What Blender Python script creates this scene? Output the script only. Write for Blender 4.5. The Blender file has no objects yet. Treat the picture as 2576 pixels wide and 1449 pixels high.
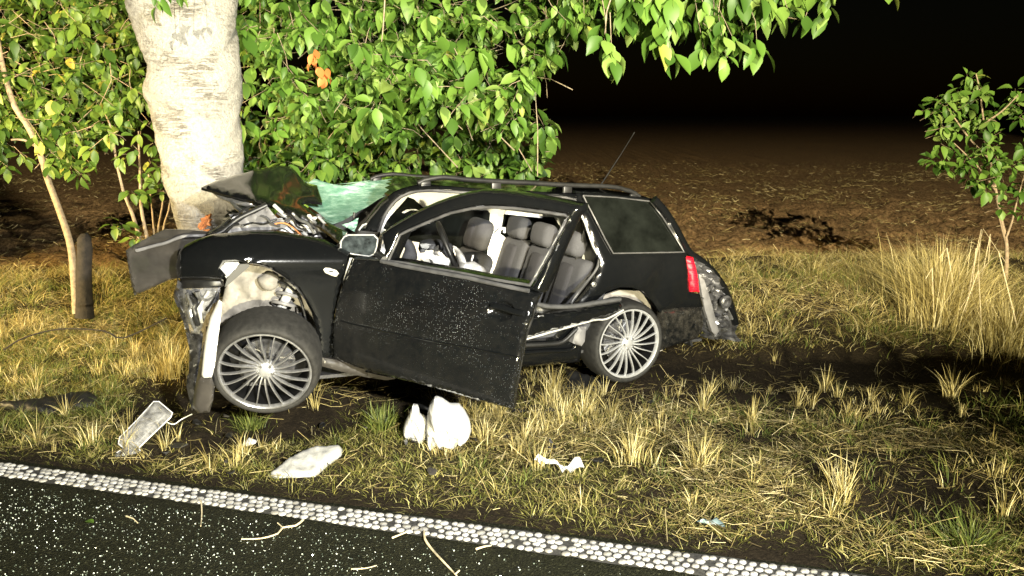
import bpy, bmesh, math, random
import numpy as np
from mathutils import Vector, Matrix
from mathutils.geometry import delaunay_2d_cdt

random.seed(7)
rng = np.random.default_rng(11)
R = math.radians
scene = bpy.context.scene
C = scene.collection

# ------------------------------------------------------------------ camera, world, light
CAM_H, PITCH, FPX = 1.80, R(13.0), 1900.0          # measured on a 2576 x 1449 copy of the photograph
cam_data = bpy.data.cameras.new('camera')
cam = bpy.data.objects.new('camera', cam_data); C.objects.link(cam)
cam.location = (0, 0, CAM_H); cam.rotation_euler = (math.pi/2 - PITCH, 0, 0)
cam_data.sensor_width = 36; cam_data.lens = 36*FPX/2576
cam_data.clip_start = 0.05; cam_data.clip_end = 2000
scene.camera = cam

world = bpy.data.worlds.new('World'); scene.world = world; world.use_nodes = True
wn = world.node_tree.nodes; wl = world.node_tree.links
sky = wn.new('ShaderNodeTexSky'); sky.sky_type = 'NISHITA'; sky.sun_disc = False
sky.sun_elevation = R(2); sky.sun_rotation = R(150)
wl.new(sky.outputs[0], wn['Background'].inputs[0]); wn['Background'].inputs[1].default_value = 0.0012

def sun(name, energy, elev, azim, color):
    l = bpy.data.lights.new(name, 'SUN'); l.energy = energy; l.angle = R(0.5); l.color = color
    o = bpy.data.objects.new(name, l); C.objects.link(o)
    d = Vector((math.cos(elev)*math.sin(azim), math.cos(elev)*math.cos(azim), math.sin(elev)))
    o.rotation_euler = (-d).to_track_quat('-Z', 'Y').to_euler(); o.location = d*30
sun('moonlight', 0.012, R(35), R(150), (0.8, 0.88, 1.0))

def flood(name, loc, target, watts, color, size, blend, radius):
    l = bpy.data.lights.new(name, 'SPOT'); l.energy = watts; l.color = color
    l.spot_size = R(size); l.spot_blend = blend; l.shadow_soft_size = radius
    o = bpy.data.objects.new(name, l); C.objects.link(o)
    o.location = loc; o.rotation_euler = (Vector(target)-Vector(loc)).to_track_quat('-Z', 'Y').to_euler()
# rescue floodlights on masts behind and beside the photographer
flood('rescue_floodlight', (1.7, -1.2, 2.7), (-0.9, 4.6, 0.8), 4300, (1.0, 0.98, 0.90), 76, 1.0, 0.10)
flood('vehicle_headlight', (1.5, -4.2, 0.90), (0.8, 5.0, 0.60), 7600, (1.0, 0.90, 0.58), 70, 0.5, 0.10)
flood('mast_floodlight', (4.0, -24.0, 12.0), (3.0, 6.0, 16.3), 125000, (1.0, 0.86, 0.58), 60, 0.05, 0.10)
flood('sodium_floodlight', (-8.6, 2.3, 2.2), (-5.0, 6.6, 0.5), 9000, (1.0, 0.74, 0.32), 58, 0.5, 0.12)

scene.view_settings.view_transform = 'Standard'; scene.view_settings.look = 'None'
scene.view_settings.exposure = 0.0; scene.view_settings.gamma = 1.0
scene.view_settings.use_curve_mapping = False

# ------------------------------------------------------------------ measuring helpers
CX, CY = 1288.0, 724.5
CAM = Vector((0, 0, CAM_H)); cP, sP = math.cos(PITCH), math.sin(PITCH)
K = 0.670833
def z1(x, y): return ((450+x/2.415)*K, (550+y/2.415)*K)
def z2(x, y): return ((600+x/1.811)*K, (900+y/1.811)*K)
def z3(x, y): return ((1200+x/2.3418)*K, (600+y/2.3418)*K)
def z4(x, y): return ((1200+x/2.3418)*K, (1000+y/2.3418)*K)
def z5(x, y): return ((2000+x/1.61)*K, (600+y/1.61)*K)
def zz(f, *pts): return [f(*p) for p in pts]
def ray(px, py):
    a, b = px-CX, py-CY
    return Vector((a, FPX*cP - b*sP, -FPX*sP - b*cP))/FPX      # t equals depth along the lens axis
def on_plane(px, py, p0, n):
    r = ray(px, py); return CAM + r*((Vector(p0)-CAM).dot(n)/r.dot(n))
def at_depth(px, py, d): return CAM + ray(px, py)*d
def at_z(px, py, z):
    r = ray(px, py); return CAM + r*((z-CAM_H)/r.z)

# car frame: u from rear wheel to the front, v from the near side to the far side
TH = R(26.0)
E_U = Vector((-math.cos(TH), -math.sin(TH), 0)); E_V = Vector((-math.sin(TH), math.cos(TH), 0)); E_Z = Vector((0, 0, 1))
O_C = at_depth(1584, 865, 5.19)
def uvz(p): q = Vector(p)-O_C; return q.dot(E_U), q.dot(E_V), p[2]
def car(u, v, h):                                             # h above the axle line
    p = O_C + E_U*u + E_V*v; return Vector((p.x, p.y, O_C.z + 0.0527*u + h))
def lat(v): return lambda px, py: on_plane(px, py, O_C+E_V*(v(px, py) if callable(v) else v), E_V)
def tra(u): return lambda px, py: on_plane(px, py, O_C+E_U*u, E_U)
def side_v(h):
    if h < 0: return 0.05*min(1, (-h)/0.15)**2
    if h < 0.3: return 0.0
    if h < 0.60: return 0.045*((h-0.3)/0.3)**2
    return 0.045 + 0.46*(h-0.60) + 0.12*max(0, h-0.86)
def side(off=0.0):
    def f(px, py):
        v = 0.0
        for _ in range(10):
            p = on_plane(px, py, O_C+E_V*(v+off), E_V); u = uvz(p)[0]
            v = 0.5*v + 0.5*side_v(p.z - O_C.z - 0.0527*u)
        return p
    return f

# ------------------------------------------------------------------ value noise
def vnoise(x, y, seed=0):
    xi = np.floor(x).astype(np.int64); yi = np.floor(y).astype(np.int64)
    xf = x-xi; yf = y-yi
    def h(a, b):
        n = (a*374761393 + b*668265263 + seed*1442695041) & 0x7fffffff
        n = ((n ^ (n >> 13))*1274126177) & 0x7fffffff
        return ((n ^ (n >> 16)) & 0xffff)/65535.0
    u = xf*xf*(3-2*xf); w = yf*yf*(3-2*yf)
    return (h(xi, yi)*(1-u)+h(xi+1, yi)*u)*(1-w) + (h(xi, yi+1)*(1-u)+h(xi+1, yi+1)*u)*w
def fbm(x, y, oct=4, seed=0):
    s = 0; a = 0.5
    for i in range(oct):
        s = s + a*vnoise(x*2**i, y*2**i, seed+i*17); a *= 0.5
    return s

# ------------------------------------------------------------------ the lie of the land
L0 = np.array((-2.655, 3.604)); LD = np.array((math.cos(R(-13.95)), math.sin(R(-13.95)))); LN = np.array((-LD[1], LD[0]))
def road_s(x, y): return (x-L0[0])*LN[0] + (y-L0[1])*LN[1]
def sstep(a, b, x):
    t = np.clip((x-a)/(b-a), 0, 1); return t*t*(3-2*t)
def field_edge(x): return 9.0 + 0.35*np.sin(x*0.5+1) + 0.5*sstep(1, 6, x)
def gz(x, y):
    x = np.asarray(x, float); y = np.asarray(y, float)
    s = road_s(x, y)
    z = -0.02 - 0.05*sstep(0.3, 2.4, s)
    z = z + 0.10*(fbm(x*1.7, y*1.7, 3, 3)-0.45)*sstep(0.2, 0.9, s) + 0.05*(fbm(x*7, y*7, 3, 9)-0.45)*sstep(0.15, 0.5, s)
    z = z - 0.22*np.exp(-((y-5.6-0.04*(x-2.5))/0.45)**2)*sstep(0.9, 2.0, x)      # shallow ditch
    bank = sstep(6.0, 7.6, y)*(1-sstep(8.6, 9.6, y))
    z = z + 0.16*bank*sstep(0.5, 2.5, x) + 0.08*bank
    f = sstep(-0.2, 0.5, y-field_edge(x))
    z = z + f*(-0.06 + 0.27*(fbm(x*4.2, y*5.5, 4, 21)-0.45) + 0.06*np.sin(y*5.2+0.3*np.sin(x*0.7)))
    return z + 0.0*x
def gz1(x, y): return float(gz(np.array([x]), np.array([y]))[0])
def ground_pt(px, py):
    z = 0.0
    for _ in range(8):
        p = at_z(px, py, z); z = 0.5*z+0.5*gz1(p.x, p.y)
    return Vector((p.x, p.y, gz1(p.x, p.y)))

# ------------------------------------------------------------------ materials
def mat(name, build):
    m = bpy.data.materials.new(name); m.use_nodes = True
    nt = m.node_tree; b = nt.nodes['Principled BSDF']; build(nt, b); return m
def N(nt, t, **kw):
    n = nt.nodes.new(t)
    for k, v in kw.items():
        if k in n.inputs: n.inputs[k].default_value = v
        else: setattr(n, k, v)
    return n
def noise(nt, scale, detail=4, rough=0.6, vec=None):
    n = N(nt, 'ShaderNodeTexNoise', Scale=scale, Detail=detail, Roughness=rough)
    if vec is None: vec = N(nt, 'ShaderNodeTexCoord').outputs['Object']
    nt.links.new(vec, n.inputs['Vector']); return n
def ramp(nt, src, stops, interp='LINEAR'):
    r = N(nt, 'ShaderNodeValToRGB'); r.color_ramp.interpolation = interp
    el = r.color_ramp.elements
    while len(el) < len(stops): el.new(0.5)
    for e, (p, c) in zip(el, stops):
        e.position = p; e.color = (c, c, c, 1) if isinstance(c, (int, float)) else (*c, 1)
    nt.links.new(src, r.inputs[0]); return r
def mix(nt, fac, a, b):
    m = N(nt, 'ShaderNodeMix', data_type='RGBA')
    if isinstance(fac, (int, float)): m.inputs[0].default_value = fac
    else: nt.links.new(fac, m.inputs[0])
    for sock, v in ((m.inputs[6], a), (m.inputs[7], b)):
        if isinstance(v, tuple): sock.default_value = (*v, 1)
        else: nt.links.new(v, sock)
    return m.outputs[2]
def bump(nt, b, src, strength, dist=0.01):
    n = N(nt, 'ShaderNodeBump', Strength=strength, Distance=dist); nt.links.new(src, n.inputs['Height'])
    nt.links.new(n.outputs[0], b.inputs['Normal'])
def plain(name, col, rough=0.5, metal=0.0, coat=0.0, var=0.25, scale=18, bmp=0.0, spec=0.5):
    def f(nt, b):
        n = noise(nt, scale)
        r = ramp(nt, n.outputs[0], [(0.3, tuple(c*(1-var) for c in col)), (0.7, tuple(min(1, c*(1+var)) for c in col))])
        nt.links.new(r.outputs[0], b.inputs['Base Color'])
        b.inputs['Roughness'].default_value = rough; b.inputs['Metallic'].default_value = metal
        b.inputs['Coat Weight'].default_value = coat; b.inputs['Coat Roughness'].default_value = 0.05
        b.inputs['Specular IOR Level'].default_value = spec
        if bmp: bump(nt, b, n.outputs[0], bmp)
    return mat(name, f)

def f_paint(dirt, dots=0.3):
    def f(nt, b):
        tc = N(nt, 'ShaderNodeTexCoord').outputs['Object']
        v = N(nt, 'ShaderNodeTexVoronoi', Scale=170.0); nt.links.new(tc, v.inputs['Vector'])
        big = noise(nt, 3.2, 3, 0.6, tc)
        rad = N(nt, 'ShaderNodeMath', operation='MULTIPLY'); nt.links.new(v.outputs['Color'], rad.inputs[0])
        zone = ramp(nt, big.outputs[0], [(0.34, 0.0), (0.80, dots)])
        nt.links.new(zone.outputs[0], rad.inputs[1])
        lt = N(nt, 'ShaderNodeMath', operation='LESS_THAN'); nt.links.new(v.outputs['Distance'], lt.inputs[0]); nt.links.new(rad.outputs[0], lt.inputs[1])
        speck = N(nt, 'ShaderNodeMath', operation='MULTIPLY'); nt.links.new(lt.outputs[0], speck.inputs[0]); speck.inputs[1].default_value = 0.75
        film = noise(nt, 1.6, 6, 0.7, tc)
        smear = noise(nt, 26, 5, 0.75, tc)
        fm = N(nt, 'ShaderNodeMath', operation='MULTIPLY'); nt.links.new(film.outputs[0], fm.inputs[0]); nt.links.new(smear.outputs[0], fm.inputs[1])
        fr = ramp(nt, fm.outputs[0], [(0.16, 0.0), (0.42, dirt)])
        base = mix(nt, fr.outputs[0], (0.004, 0.0045, 0.005), (0.085, 0.076, 0.062))
        col = mix(nt, speck.outputs[0], base, (0.75, 0.8, 0.85))
        nt.links.new(col, b.inputs['Base Color'])
        rr = N(nt, 'ShaderNodeMapRange'); nt.links.new(fr.outputs[0], rr.inputs[0]); rr.inputs[3].default_value = 0.15; rr.inputs[4].default_value = 0.75
        nt.links.new(rr.outputs[0], b.inputs['Roughness'])
        b.inputs['Coat Weight'].default_value = 0.4; b.inputs['Coat Roughness'].default_value = 0.06
        bump(nt, b, smear.outputs[0], 0.04)
    return f
M = {}
M['paint'] = mat('black_car_paint', f_paint(0.02, 0.10))
M['paint_bumper'] = mat('muddy_black_car_paint', f_paint(0.6, 0.2))
M['paint_dirty'] = mat('dusty_black_car_paint', f_paint(0.09, 0.36))
M['black'] = plain('black_plastic', (0.012, 0.012, 0.012), 0.45, var=0.4)
M['rubber'] = plain('tyre_rubber', (0.012, 0.0118, 0.011), 0.75, var=0.6, scale=30, bmp=0.25)
M['tyre_mud'] = plain('muddy_tyre_rubber', (0.016, 0.0152, 0.0138), 0.8, var=0.6, scale=24, bmp=0.4)
M['seal'] = plain('grey_rubber_seal', (0.06, 0.06, 0.062), 0.4, var=0.3)
M['alloy'] = plain('silver_alloy', (0.70, 0.71, 0.73), 0.25, metal=0.68, var=0.12, scale=40)
M['alloy_dull'] = plain('darker_alloy', (0.52, 0.52, 0.53), 0.3, metal=0.85, var=0.3, scale=30)  # darker, more metallic version of the silver alloy, for the front wheel
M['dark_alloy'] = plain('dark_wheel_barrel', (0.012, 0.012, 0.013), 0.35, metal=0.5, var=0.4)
M['steel'] = plain('bare_steel', (0.5, 0.5, 0.5), 0.3, metal=0.85, var=0.35, scale=35, bmp=0.15)
M['greymetal'] = plain('grey_primer_sheet', (0.15, 0.147, 0.152), 0.5, var=0.3, scale=9, bmp=0.1)
M['scrap'] = plain('torn_dark_metal', (0.07, 0.07, 0.075), 0.32, metal=0.4, coat=0.5, var=0.8, scale=14, bmp=0.9)
M['liner'] = plain('dusty_wheel_housing', (0.26, 0.242, 0.215), 0.85, var=0.4, scale=9, bmp=0.5)
M['bumper'] = plain('grey_bumper_inside', (0.045, 0.041, 0.037), 0.34, coat=0.3, var=0.35, scale=7, bmp=0.1)
M['white_plastic'] = plain('white_interior_trim', (0.80, 0.80, 0.80), 0.5, var=0.05)
M['white_cloth'] = plain('white_airbag_cloth', (0.50, 0.50, 0.50), 0.9, var=0.06, scale=30, bmp=0.2)
M['fabric'] = plain('grey_seat_fabric', (0.050, 0.051, 0.058), 0.95, var=0.25, scale=160, bmp=0.3)
M['fabric2'] = plain('dark_seat_fabric', (0.026, 0.026, 0.031), 0.95, var=0.25, scale=160, bmp=0.3)
M['dash'] = plain('dark_dashboard', (0.035, 0.035, 0.038), 0.55, var=0.4, scale=60, bmp=0.2)
M['lightgrey'] = plain('light_grey_plastic', (0.42, 0.42, 0.41), 0.55, var=0.25, scale=20)
M['foam'] = plain('white_foam', (0.36, 0.36, 0.345), 0.85, var=0.22, scale=16, bmp=0.5)
M['white_paint'] = None
M['thin_paint'] = plain('worn_road_paint', (0.05, 0.048, 0.042), 0.8, var=0.5, scale=60, bmp=0.3)
M['twig'] = plain('pale_twig', (0.55, 0.47, 0.30), 0.85, var=0.3, scale=40)
M['stem'] = plain('sapling_bark', (0.24, 0.18, 0.115), 0.8, var=0.4, scale=30, bmp=0.4)
M['dark_bark'] = plain('dark_wet_bark', (0.016, 0.012, 0.009), 0.9, var=0.6, scale=20, bmp=0.8)
M['branch'] = plain('branch_bark', (0.22, 0.18, 0.12), 0.85, var=0.4, scale=25, bmp=0.5)
M['wound'] = plain('split_orange_wood', (0.50, 0.20, 0.07), 0.85, var=0.5, scale=40, bmp=0.6)
def f_glass(col, rough, alpha_w):
    def f(nt, b):
        b.inputs['Base Color'].default_value = (*col, 1); b.inputs['Roughness'].default_value = rough
        b.inputs['Transmission Weight'].default_value = alpha_w; b.inputs['IOR'].default_value = 1.45
    return f
M['tint'] = plain('tinted_window', (0.006, 0.007, 0.006), 0.12, var=0.5, scale=8, spec=0.5)
def f_clear(nt, b):
    n = noise(nt, 22, 4, 0.7); r = ramp(nt, n.outputs[0], [(0.35, 0.08), (0.7, 0.36)])
    b.inputs['Base Color'].default_value = (0.6, 0.6, 0.61, 1); b.inputs['Roughness'].default_value = 0.12; b.inputs['Specular IOR Level'].default_value = 0.8
    nt.links.new(r.outputs[0], b.inputs['Alpha']); bump(nt, b, n.outputs[0], 0.3)
M['clear'] = mat('clear_plastic', f_clear)
M['mirror'] = plain('dusty_mirror_glass', (0.045, 0.055, 0.06), 0.2, metal=0.3, var=0.7, scale=30)
def f_red(nt, b):
    tc = N(nt, 'ShaderNodeTexCoord').outputs['Object']
    w = N(nt, 'ShaderNodeTexWave', Scale=26.0, bands_direction='Z'); nt.links.new(tc, w.inputs['Vector'])
    r = ramp(nt, w.outputs[0], [(0.25, (0.55, 0.002, 0.012)), (0.9, (0.80, 0.012, 0.03))]); nt.links.new(r.outputs[0], b.inputs['Base Color'])
    b.inputs['Roughness'].default_value = 0.45; b.inputs['Specular IOR Level'].default_value = 0.3
M['red'] = mat('red_tail_lens', f_red)
M['amber'] = plain('pale_indicator_lens', (0.85, 0.82, 0.72), 0.2, coat=1, var=0.1)
def f_shatter(nt, b):
    tc = N(nt, 'ShaderNodeTexCoord').outputs['Object']
    mp = N(nt, 'ShaderNodeMapping'); mp.inputs['Scale'].default_value = (14, 14, 46); nt.links.new(tc, mp.inputs['Vector'])
    d = noise(nt, 2.0, 5, 0.7, tc)
    v = N(nt, 'ShaderNodeTexVoronoi', Scale=4.2, feature='DISTANCE_TO_EDGE'); 
    mv = N(nt, 'ShaderNodeMix', data_type='VECTOR'); mv.inputs[0].default_value = 0.12
    nt.links.new(mp.outputs[0], mv.inputs[4]); nt.links.new(d.outputs['Color'], mv.inputs[5]); nt.links.new(mv.outputs[1], v.inputs['Vector'])
    mp2 = N(nt, 'ShaderNodeMapping'); mp2.inputs['Rotation'].default_value = (0.25, 0.35, 0.1); mp2.inputs['Scale'].default_value = (5, 5, 34); nt.links.new(tc, mp2.inputs['Vector'])
    stn = noise(nt, 1.6, 6, 0.8, mp2.outputs[0]); r = ramp(nt, stn.outputs[0], [(0.40, 0.0), (0.50, 0.35), (0.62, 1.0)])
    d2 = ramp(nt, d.outputs[0], [(0.35, 0.25), (0.65, 1.0)])
    mm = N(nt, 'ShaderNodeMath', operation='MULTIPLY'); nt.links.new(r.outputs[0], mm.inputs[0]); nt.links.new(d2.outputs[0], mm.inputs[1])
    col = mix(nt, mm.outputs[0], (0.10, 0.25, 0.19), (0.62, 0.88, 0.78)); nt.links.new(col, b.inputs['Base Color'])
    b.inputs['Roughness'].default_value = 0.3
    al = N(nt, 'ShaderNodeMapRange'); nt.links.new(mm.outputs[0], al.inputs[0]); al.inputs[3].default_value = 0.8; al.inputs[4].default_value = 0.95
    nt.links.new(al.outputs[0], b.inputs['Alpha'])
    bump(nt, b, v.outputs['Distance'], 0.5)
M['shatter'] = mat('shattered_windscreen', f_shatter)
def f_trunk(nt, b):
    tc = N(nt, 'ShaderNodeTexCoord').outputs['Object']
    mp = N(nt, 'ShaderNodeMapping'); mp.inputs['Scale'].default_value = (7, 7, 62); nt.links.new(tc, mp.inputs['Vector'])
    band = noise(nt, 1.0, 5, 0.75, mp.outputs[0]); patch = noise(nt, 4.5, 4, 0.6, tc); fine = noise(nt, 42, 5, 0.75, tc)
    lent = ramp(nt, band.outputs[0], [(0.43, 1.0), (0.50, 0.0)])
    pr = ramp(nt, patch.outputs[0], [(0.48, 0.0), (0.66, 0.6)])
    mm = N(nt, 'ShaderNodeMath', operation='MULTIPLY'); nt.links.new(lent.outputs[0], mm.inputs[0]); nt.links.new(pr.outputs[0], mm.inputs[1])
    base = ramp(nt, fine.outputs[0], [(0.25, (0.20, 0.19, 0.17)), (0.5, (0.34, 0.33, 0.305)), (0.7, (0.43, 0.42, 0.395))])
    col = mix(nt, mm.outputs[0], base.outputs[0], (0.13, 0.105, 0.08))
    moss = noise(nt, 2.3, 3, 0.6, tc); mr = ramp(nt, moss.outputs[0], [(0.66, 0.0), (0.74, 0.7)])
    col = mix(nt, mr.outputs[0], col, (0.13, 0.14, 0.07))
    nt.links.new(col, b.inputs['Base Color']); b.inputs['Roughness'].default_value = 0.9
    ad = N(nt, 'ShaderNodeMath', operation='SUBTRACT'); nt.links.new(fine.outputs[0], ad.inputs[0]); nt.links.new(mm.outputs[0], ad.inputs[1])
    bump(nt, b, ad.outputs[0], 0.9, 0.03)
M['trunk'] = mat('cherry_bark', f_trunk)
def isl(nt):
    g = N(nt, 'ShaderNodeNewGeometry'); o = N(nt, 'ShaderNodeObjectInfo')
    a = N(nt, 'ShaderNodeMath', operation='ADD'); nt.links.new(g.outputs['Random Per Island'], a.inputs[0]); nt.links.new(o.outputs['Random'], a.inputs[1])
    f = N(nt, 'ShaderNodeMath', operation='FRACT'); nt.links.new(a.outputs[0], f.inputs[0]); return f.outputs[0]
def f_leaf(stops, trans):
    def f(nt, b):
        r = ramp(nt, isl(nt), stops)
        n = noise(nt, 60, 3, 0.6); c2 = mix(nt, 0.22, r.outputs[0], n.outputs['Color']) if False else r.outputs[0]
        nt.links.new(c2, b.inputs['Base Color']); b.inputs['Roughness'].default_value = 0.48
        b.inputs['Specular IOR Level'].default_value = 0.35
        t = N(nt, 'ShaderNodeBsdfTranslucent'); nt.links.new(r.outputs[0], t.inputs[0])
        ms = N(nt, 'ShaderNodeMixShader'); ms.inputs[0].default_value = trans
        nt.links.new(b.outputs[0], ms.inputs[1]); nt.links.new(t.outputs[0], ms.inputs[2])
        nt.links.new(ms.outputs[0], nt.nodes['Material Output'].inputs[0])
    return f
def f_dot(nt, b):
    r = ramp(nt, isl(nt), [(0.0, (0.22, 0.215, 0.20)), (0.3, (0.36, 0.355, 0.34)), (1.0, (0.52, 0.515, 0.50))])
    n = noise(nt, 70, 5, 0.75); nr = ramp(nt, n.outputs[0], [(0.38, 0.75), (0.56, 0.0)])
    c = mix(nt, nr.outputs[0], r.outputs[0], (0.16, 0.145, 0.115)); nt.links.new(c, b.inputs['Base Color']); b.inputs['Roughness'].default_value = 0.75
M['white_paint'] = mat('white_road_paint', f_dot)
M['leaf'] = mat('cherry_leaf', f_leaf([(0.0, (0.035, 0.085, 0.012)), (0.45, (0.080, 0.165, 0.022)), (0.8, (0.135, 0.235, 0.040)), (0.985, (0.19, 0.28, 0.07)), (1.0, (0.25, 0.28, 0.05))], 0.25))
M['leaf_left'] = mat('olive_leaf', f_leaf([(0.0, (0.03, 0.07, 0.010)), (0.5, (0.075, 0.135, 0.018)), (0.95, (0.13, 0.19, 0.03)), (1.0, (0.32, 0.28, 0.05))], 0.25))
M['leaf_brown'] = mat('withered_leaf', f_leaf([(0.0, (0.36, 0.11, 0.03)), (1.0, (0.55, 0.20, 0.06))], 0.2))
M['dry'] = mat('dry_grass', f_leaf([(0.0, (0.14, 0.11, 0.035)), (0.4, (0.36, 0.29, 0.10)), (0.8, (0.56, 0.48, 0.21)), (1.0, (0.78, 0.70, 0.42))], 0.15))
M['matted'] = mat('matted_grass', f_leaf([(0.0, (0.05, 0.06, 0.012)), (0.4, (0.16, 0.165, 0.032)), (0.75, (0.36, 0.325, 0.09)), (1.0, (0.68, 0.60, 0.26))], 0.15))
M['straw'] = mat('straw', f_leaf([(0.0, (0.05, 0.036, 0.015)), (0.45, (0.15, 0.115, 0.045)), (0.85, (0.36, 0.29, 0.12)), (1.0, (0.70, 0.60, 0.34))], 0.05))
M['green'] = mat('green_grass', f_leaf([(0.0, (0.06, 0.09, 0.02)), (0.5, (0.13, 0.17, 0.035)), (1.0, (0.26, 0.27, 0.07))], 0.2))
def f_ground(nt, b):
    tc = N(nt, 'ShaderNodeTexCoord').outputs['Object']
    a = noise(nt, 6, 6, 0.7, tc); c = noise(nt, 45, 6, 0.75, tc); d = noise(nt, 150, 4, 0.7, tc)
    r = ramp(nt, c.outputs[0], [(0.25, (0.010, 0.007, 0.004)), (0.55, (0.034, 0.025, 0.014)), (0.8, (0.085, 0.062, 0.034))])
    s = ramp(nt, d.outputs[0], [(0.60, 0.0), (0.68, 0.7)])
    ar = ramp(nt, a.outputs[0], [(0.40, 0.1), (0.65, 1.0)])
    mm = N(nt, 'ShaderNodeMath', operation='MULTIPLY'); nt.links.new(s.outputs[0], mm.inputs[0]); nt.links.new(ar.outputs[0], mm.inputs[1])
    col = mix(nt, mm.outputs[0], r.outputs[0], (0.26, 0.19, 0.09)); nt.links.new(col, b.inputs['Base Color'])
    b.inputs['Roughness'].default_value = 0.95; b.inputs['Specular IOR Level'].default_value = 0.15
    bump(nt, b, c.outputs[0], 0.9, 0.03)
M['ground'] = mat('dark_soil', f_ground)
def f_field(nt, b):
    tc = N(nt, 'ShaderNodeTexCoord').outputs['Object']
    a = noise(nt, 0.5, 4, 0.6, tc); c = noise(nt, 15, 8, 0.85, tc); d = noise(nt, 34, 4, 0.7, tc)
    r = ramp(nt, c.outputs[0], [(0.38, (0.03, 0.018, 0.008)), (0.52, (0.22, 0.14, 0.066)), (0.68, (0.46, 0.31, 0.16))])  # darkest stop puts shaded crevices between clods into the soil colour
    s = ramp(nt, d.outputs[0], [(0.62, 0.0), (0.70, 0.6)])
    ar = ramp(nt, a.outputs[0], [(0.35, 0.2), (0.65, 1.0)])
    mm = N(nt, 'ShaderNodeMath', operation='MULTIPLY'); nt.links.new(s.outputs[0], mm.inputs[0]); nt.links.new(ar.outputs[0], mm.inputs[1])
    col = mix(nt, mm.outputs[0], r.outputs[0], (0.36, 0.26, 0.13)); nt.links.new(col, b.inputs['Base Color'])
    b.inputs['Roughness'].default_value = 0.95; b.inputs['Specular IOR Level'].default_value = 0.1
    bump(nt, b, c.outputs[0], 1.0, 0.08)
M['field'] = mat('ploughed_soil', f_field)
def f_road(nt, b):
    tc = N(nt, 'ShaderNodeTexCoord').outputs['Object']
    v = N(nt, 'ShaderNodeTexVoronoi', Scale=130.0); nt.links.new(tc, v.inputs['Vector'])
    n = noise(nt, 260, 3, 0.7, tc); big = noise(nt, 1.3, 4, 0.6, tc)
    c = ramp(nt, v.outputs['Color'], [(0.0, (0.004, 0.0045, 0.0015)), (0.75, (0.013, 0.0135, 0.005)), (1.0, (0.055, 0.055, 0.028))])
    nt.links.new(c.outputs[0], b.inputs['Base Color'])
    rr = N(nt, 'ShaderNodeMapRange'); nt.links.new(big.outputs[0], rr.inputs[0]); rr.inputs[3].default_value = 0.55; rr.inputs[4].default_value = 0.9
    nt.links.new(rr.outputs[0], b.inputs['Roughness'])
    b.inputs['Specular IOR Level'].default_value = 0.22
    bump(nt, b, v.outputs['Distance'], 0.8, 0.006)
M['road'] = mat('asphalt', f_road)
def f_crumb(nt, b):
    r = ramp(nt, isl(nt), [(0.0, (0.07, 0.09, 0.07)), (0.6, (0.30, 0.36, 0.30)), (1.0, (0.88, 0.93, 0.88))]); nt.links.new(r.outputs[0], b.inputs['Base Color'])
    b.inputs['Roughness'].default_value = 0.12; b.inputs['Specular IOR Level'].default_value = 1.0
M['crumb'] = mat('glass_crumbs', f_crumb)
M['film'] = plain('pale_blue_film', (0.13, 0.18, 0.19), 0.4, var=0.3, bmp=0.3)

# ------------------------------------------------------------------ object helpers
def link(name, me, m, parent=None):
    if m is not None: me.materials.append(M[m] if isinstance(m, str) else m)
    o = bpy.data.objects.new(name, me); C.objects.link(o)
    if parent is not None: o.parent = parent
    return o
def tag(o, label, cat, group=None, kind=None):
    o['label'] = label
    if cat: o['category'] = cat
    if group: o['group'] = group
    if kind: o['kind'] = kind
    return o
def empty(name, loc):
    o = bpy.data.objects.new(name, None); C.objects.link(o); o.location = loc; o.empty_display_size = 0.1; return o
def world_parent(o, p):                      # keep world coordinates under a parent that is only translated
    o.parent = p; o.matrix_parent_inverse = p.matrix_basis.inverted()
def mesh(name, verts, faces, m, parent=None, smooth=True, sharp=40):
    me = bpy.data.meshes.new(name)
    me.from_pydata([tuple(v) for v in verts], [], faces); me.update()
    if smooth:
        me.polygons.foreach_set('use_smooth', [True]*len(me.polygons))
        if sharp: me.set_sharp_from_angle(angle=R(sharp))
    o = link(name, me, m)
    if parent is not None: world_parent(o, parent)
    return o
def resample(pts, step, closed=True, smooth=False):
    P = [np.array(p, float) for p in pts]; n = len(P); out = []
    for i in range(n if closed else n-1):
        a, b = P[i], P[(i+1) % n]
        k = max(1, int(round(np.linalg.norm(b-a)/step)))
        if smooth:
            p0 = P[i-1] if (closed or i > 0) else a; p3 = P[(i+2) % n] if (closed or i+2 < n) else b
        for j in range(k):
            t = j/k
            if smooth: out.append(0.5*((2*a)+(-p0+b)*t+(2*p0-5*a+4*b-p3)*t*t+(-p0+3*a-3*b+p3)*t**3))
            else: out.append(a+(b-a)*t)
    if not closed: out.append(P[-1])
    return np.array(out)
def inside(pts, poly):
    x, y = pts[:, 0], pts[:, 1]; r = np.zeros(len(pts), bool); n = len(poly)
    for i in range(n):
        x0, y0 = poly[i]; x1, y1 = poly[i-1]
        c = ((y0 > y) != (y1 > y)) & (x < (x1-x0)*(y-y0)/((y1-y0) if y1 != y0 else 1e-9)+x0)
        r ^= c
    return r
def bdist(pts, loops):
    d = np.full(len(pts), 1e9)
    for L in loops:
        for i in range(len(L)):
            a = L[i-1]; b = L[i]; ab = b-a; t = np.clip(((pts-a)@ab)/max(ab@ab, 1e-9), 0, 1)
            d = np.minimum(d, np.linalg.norm(pts-(a+t[:, None]*ab), axis=1))
    return d
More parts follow.
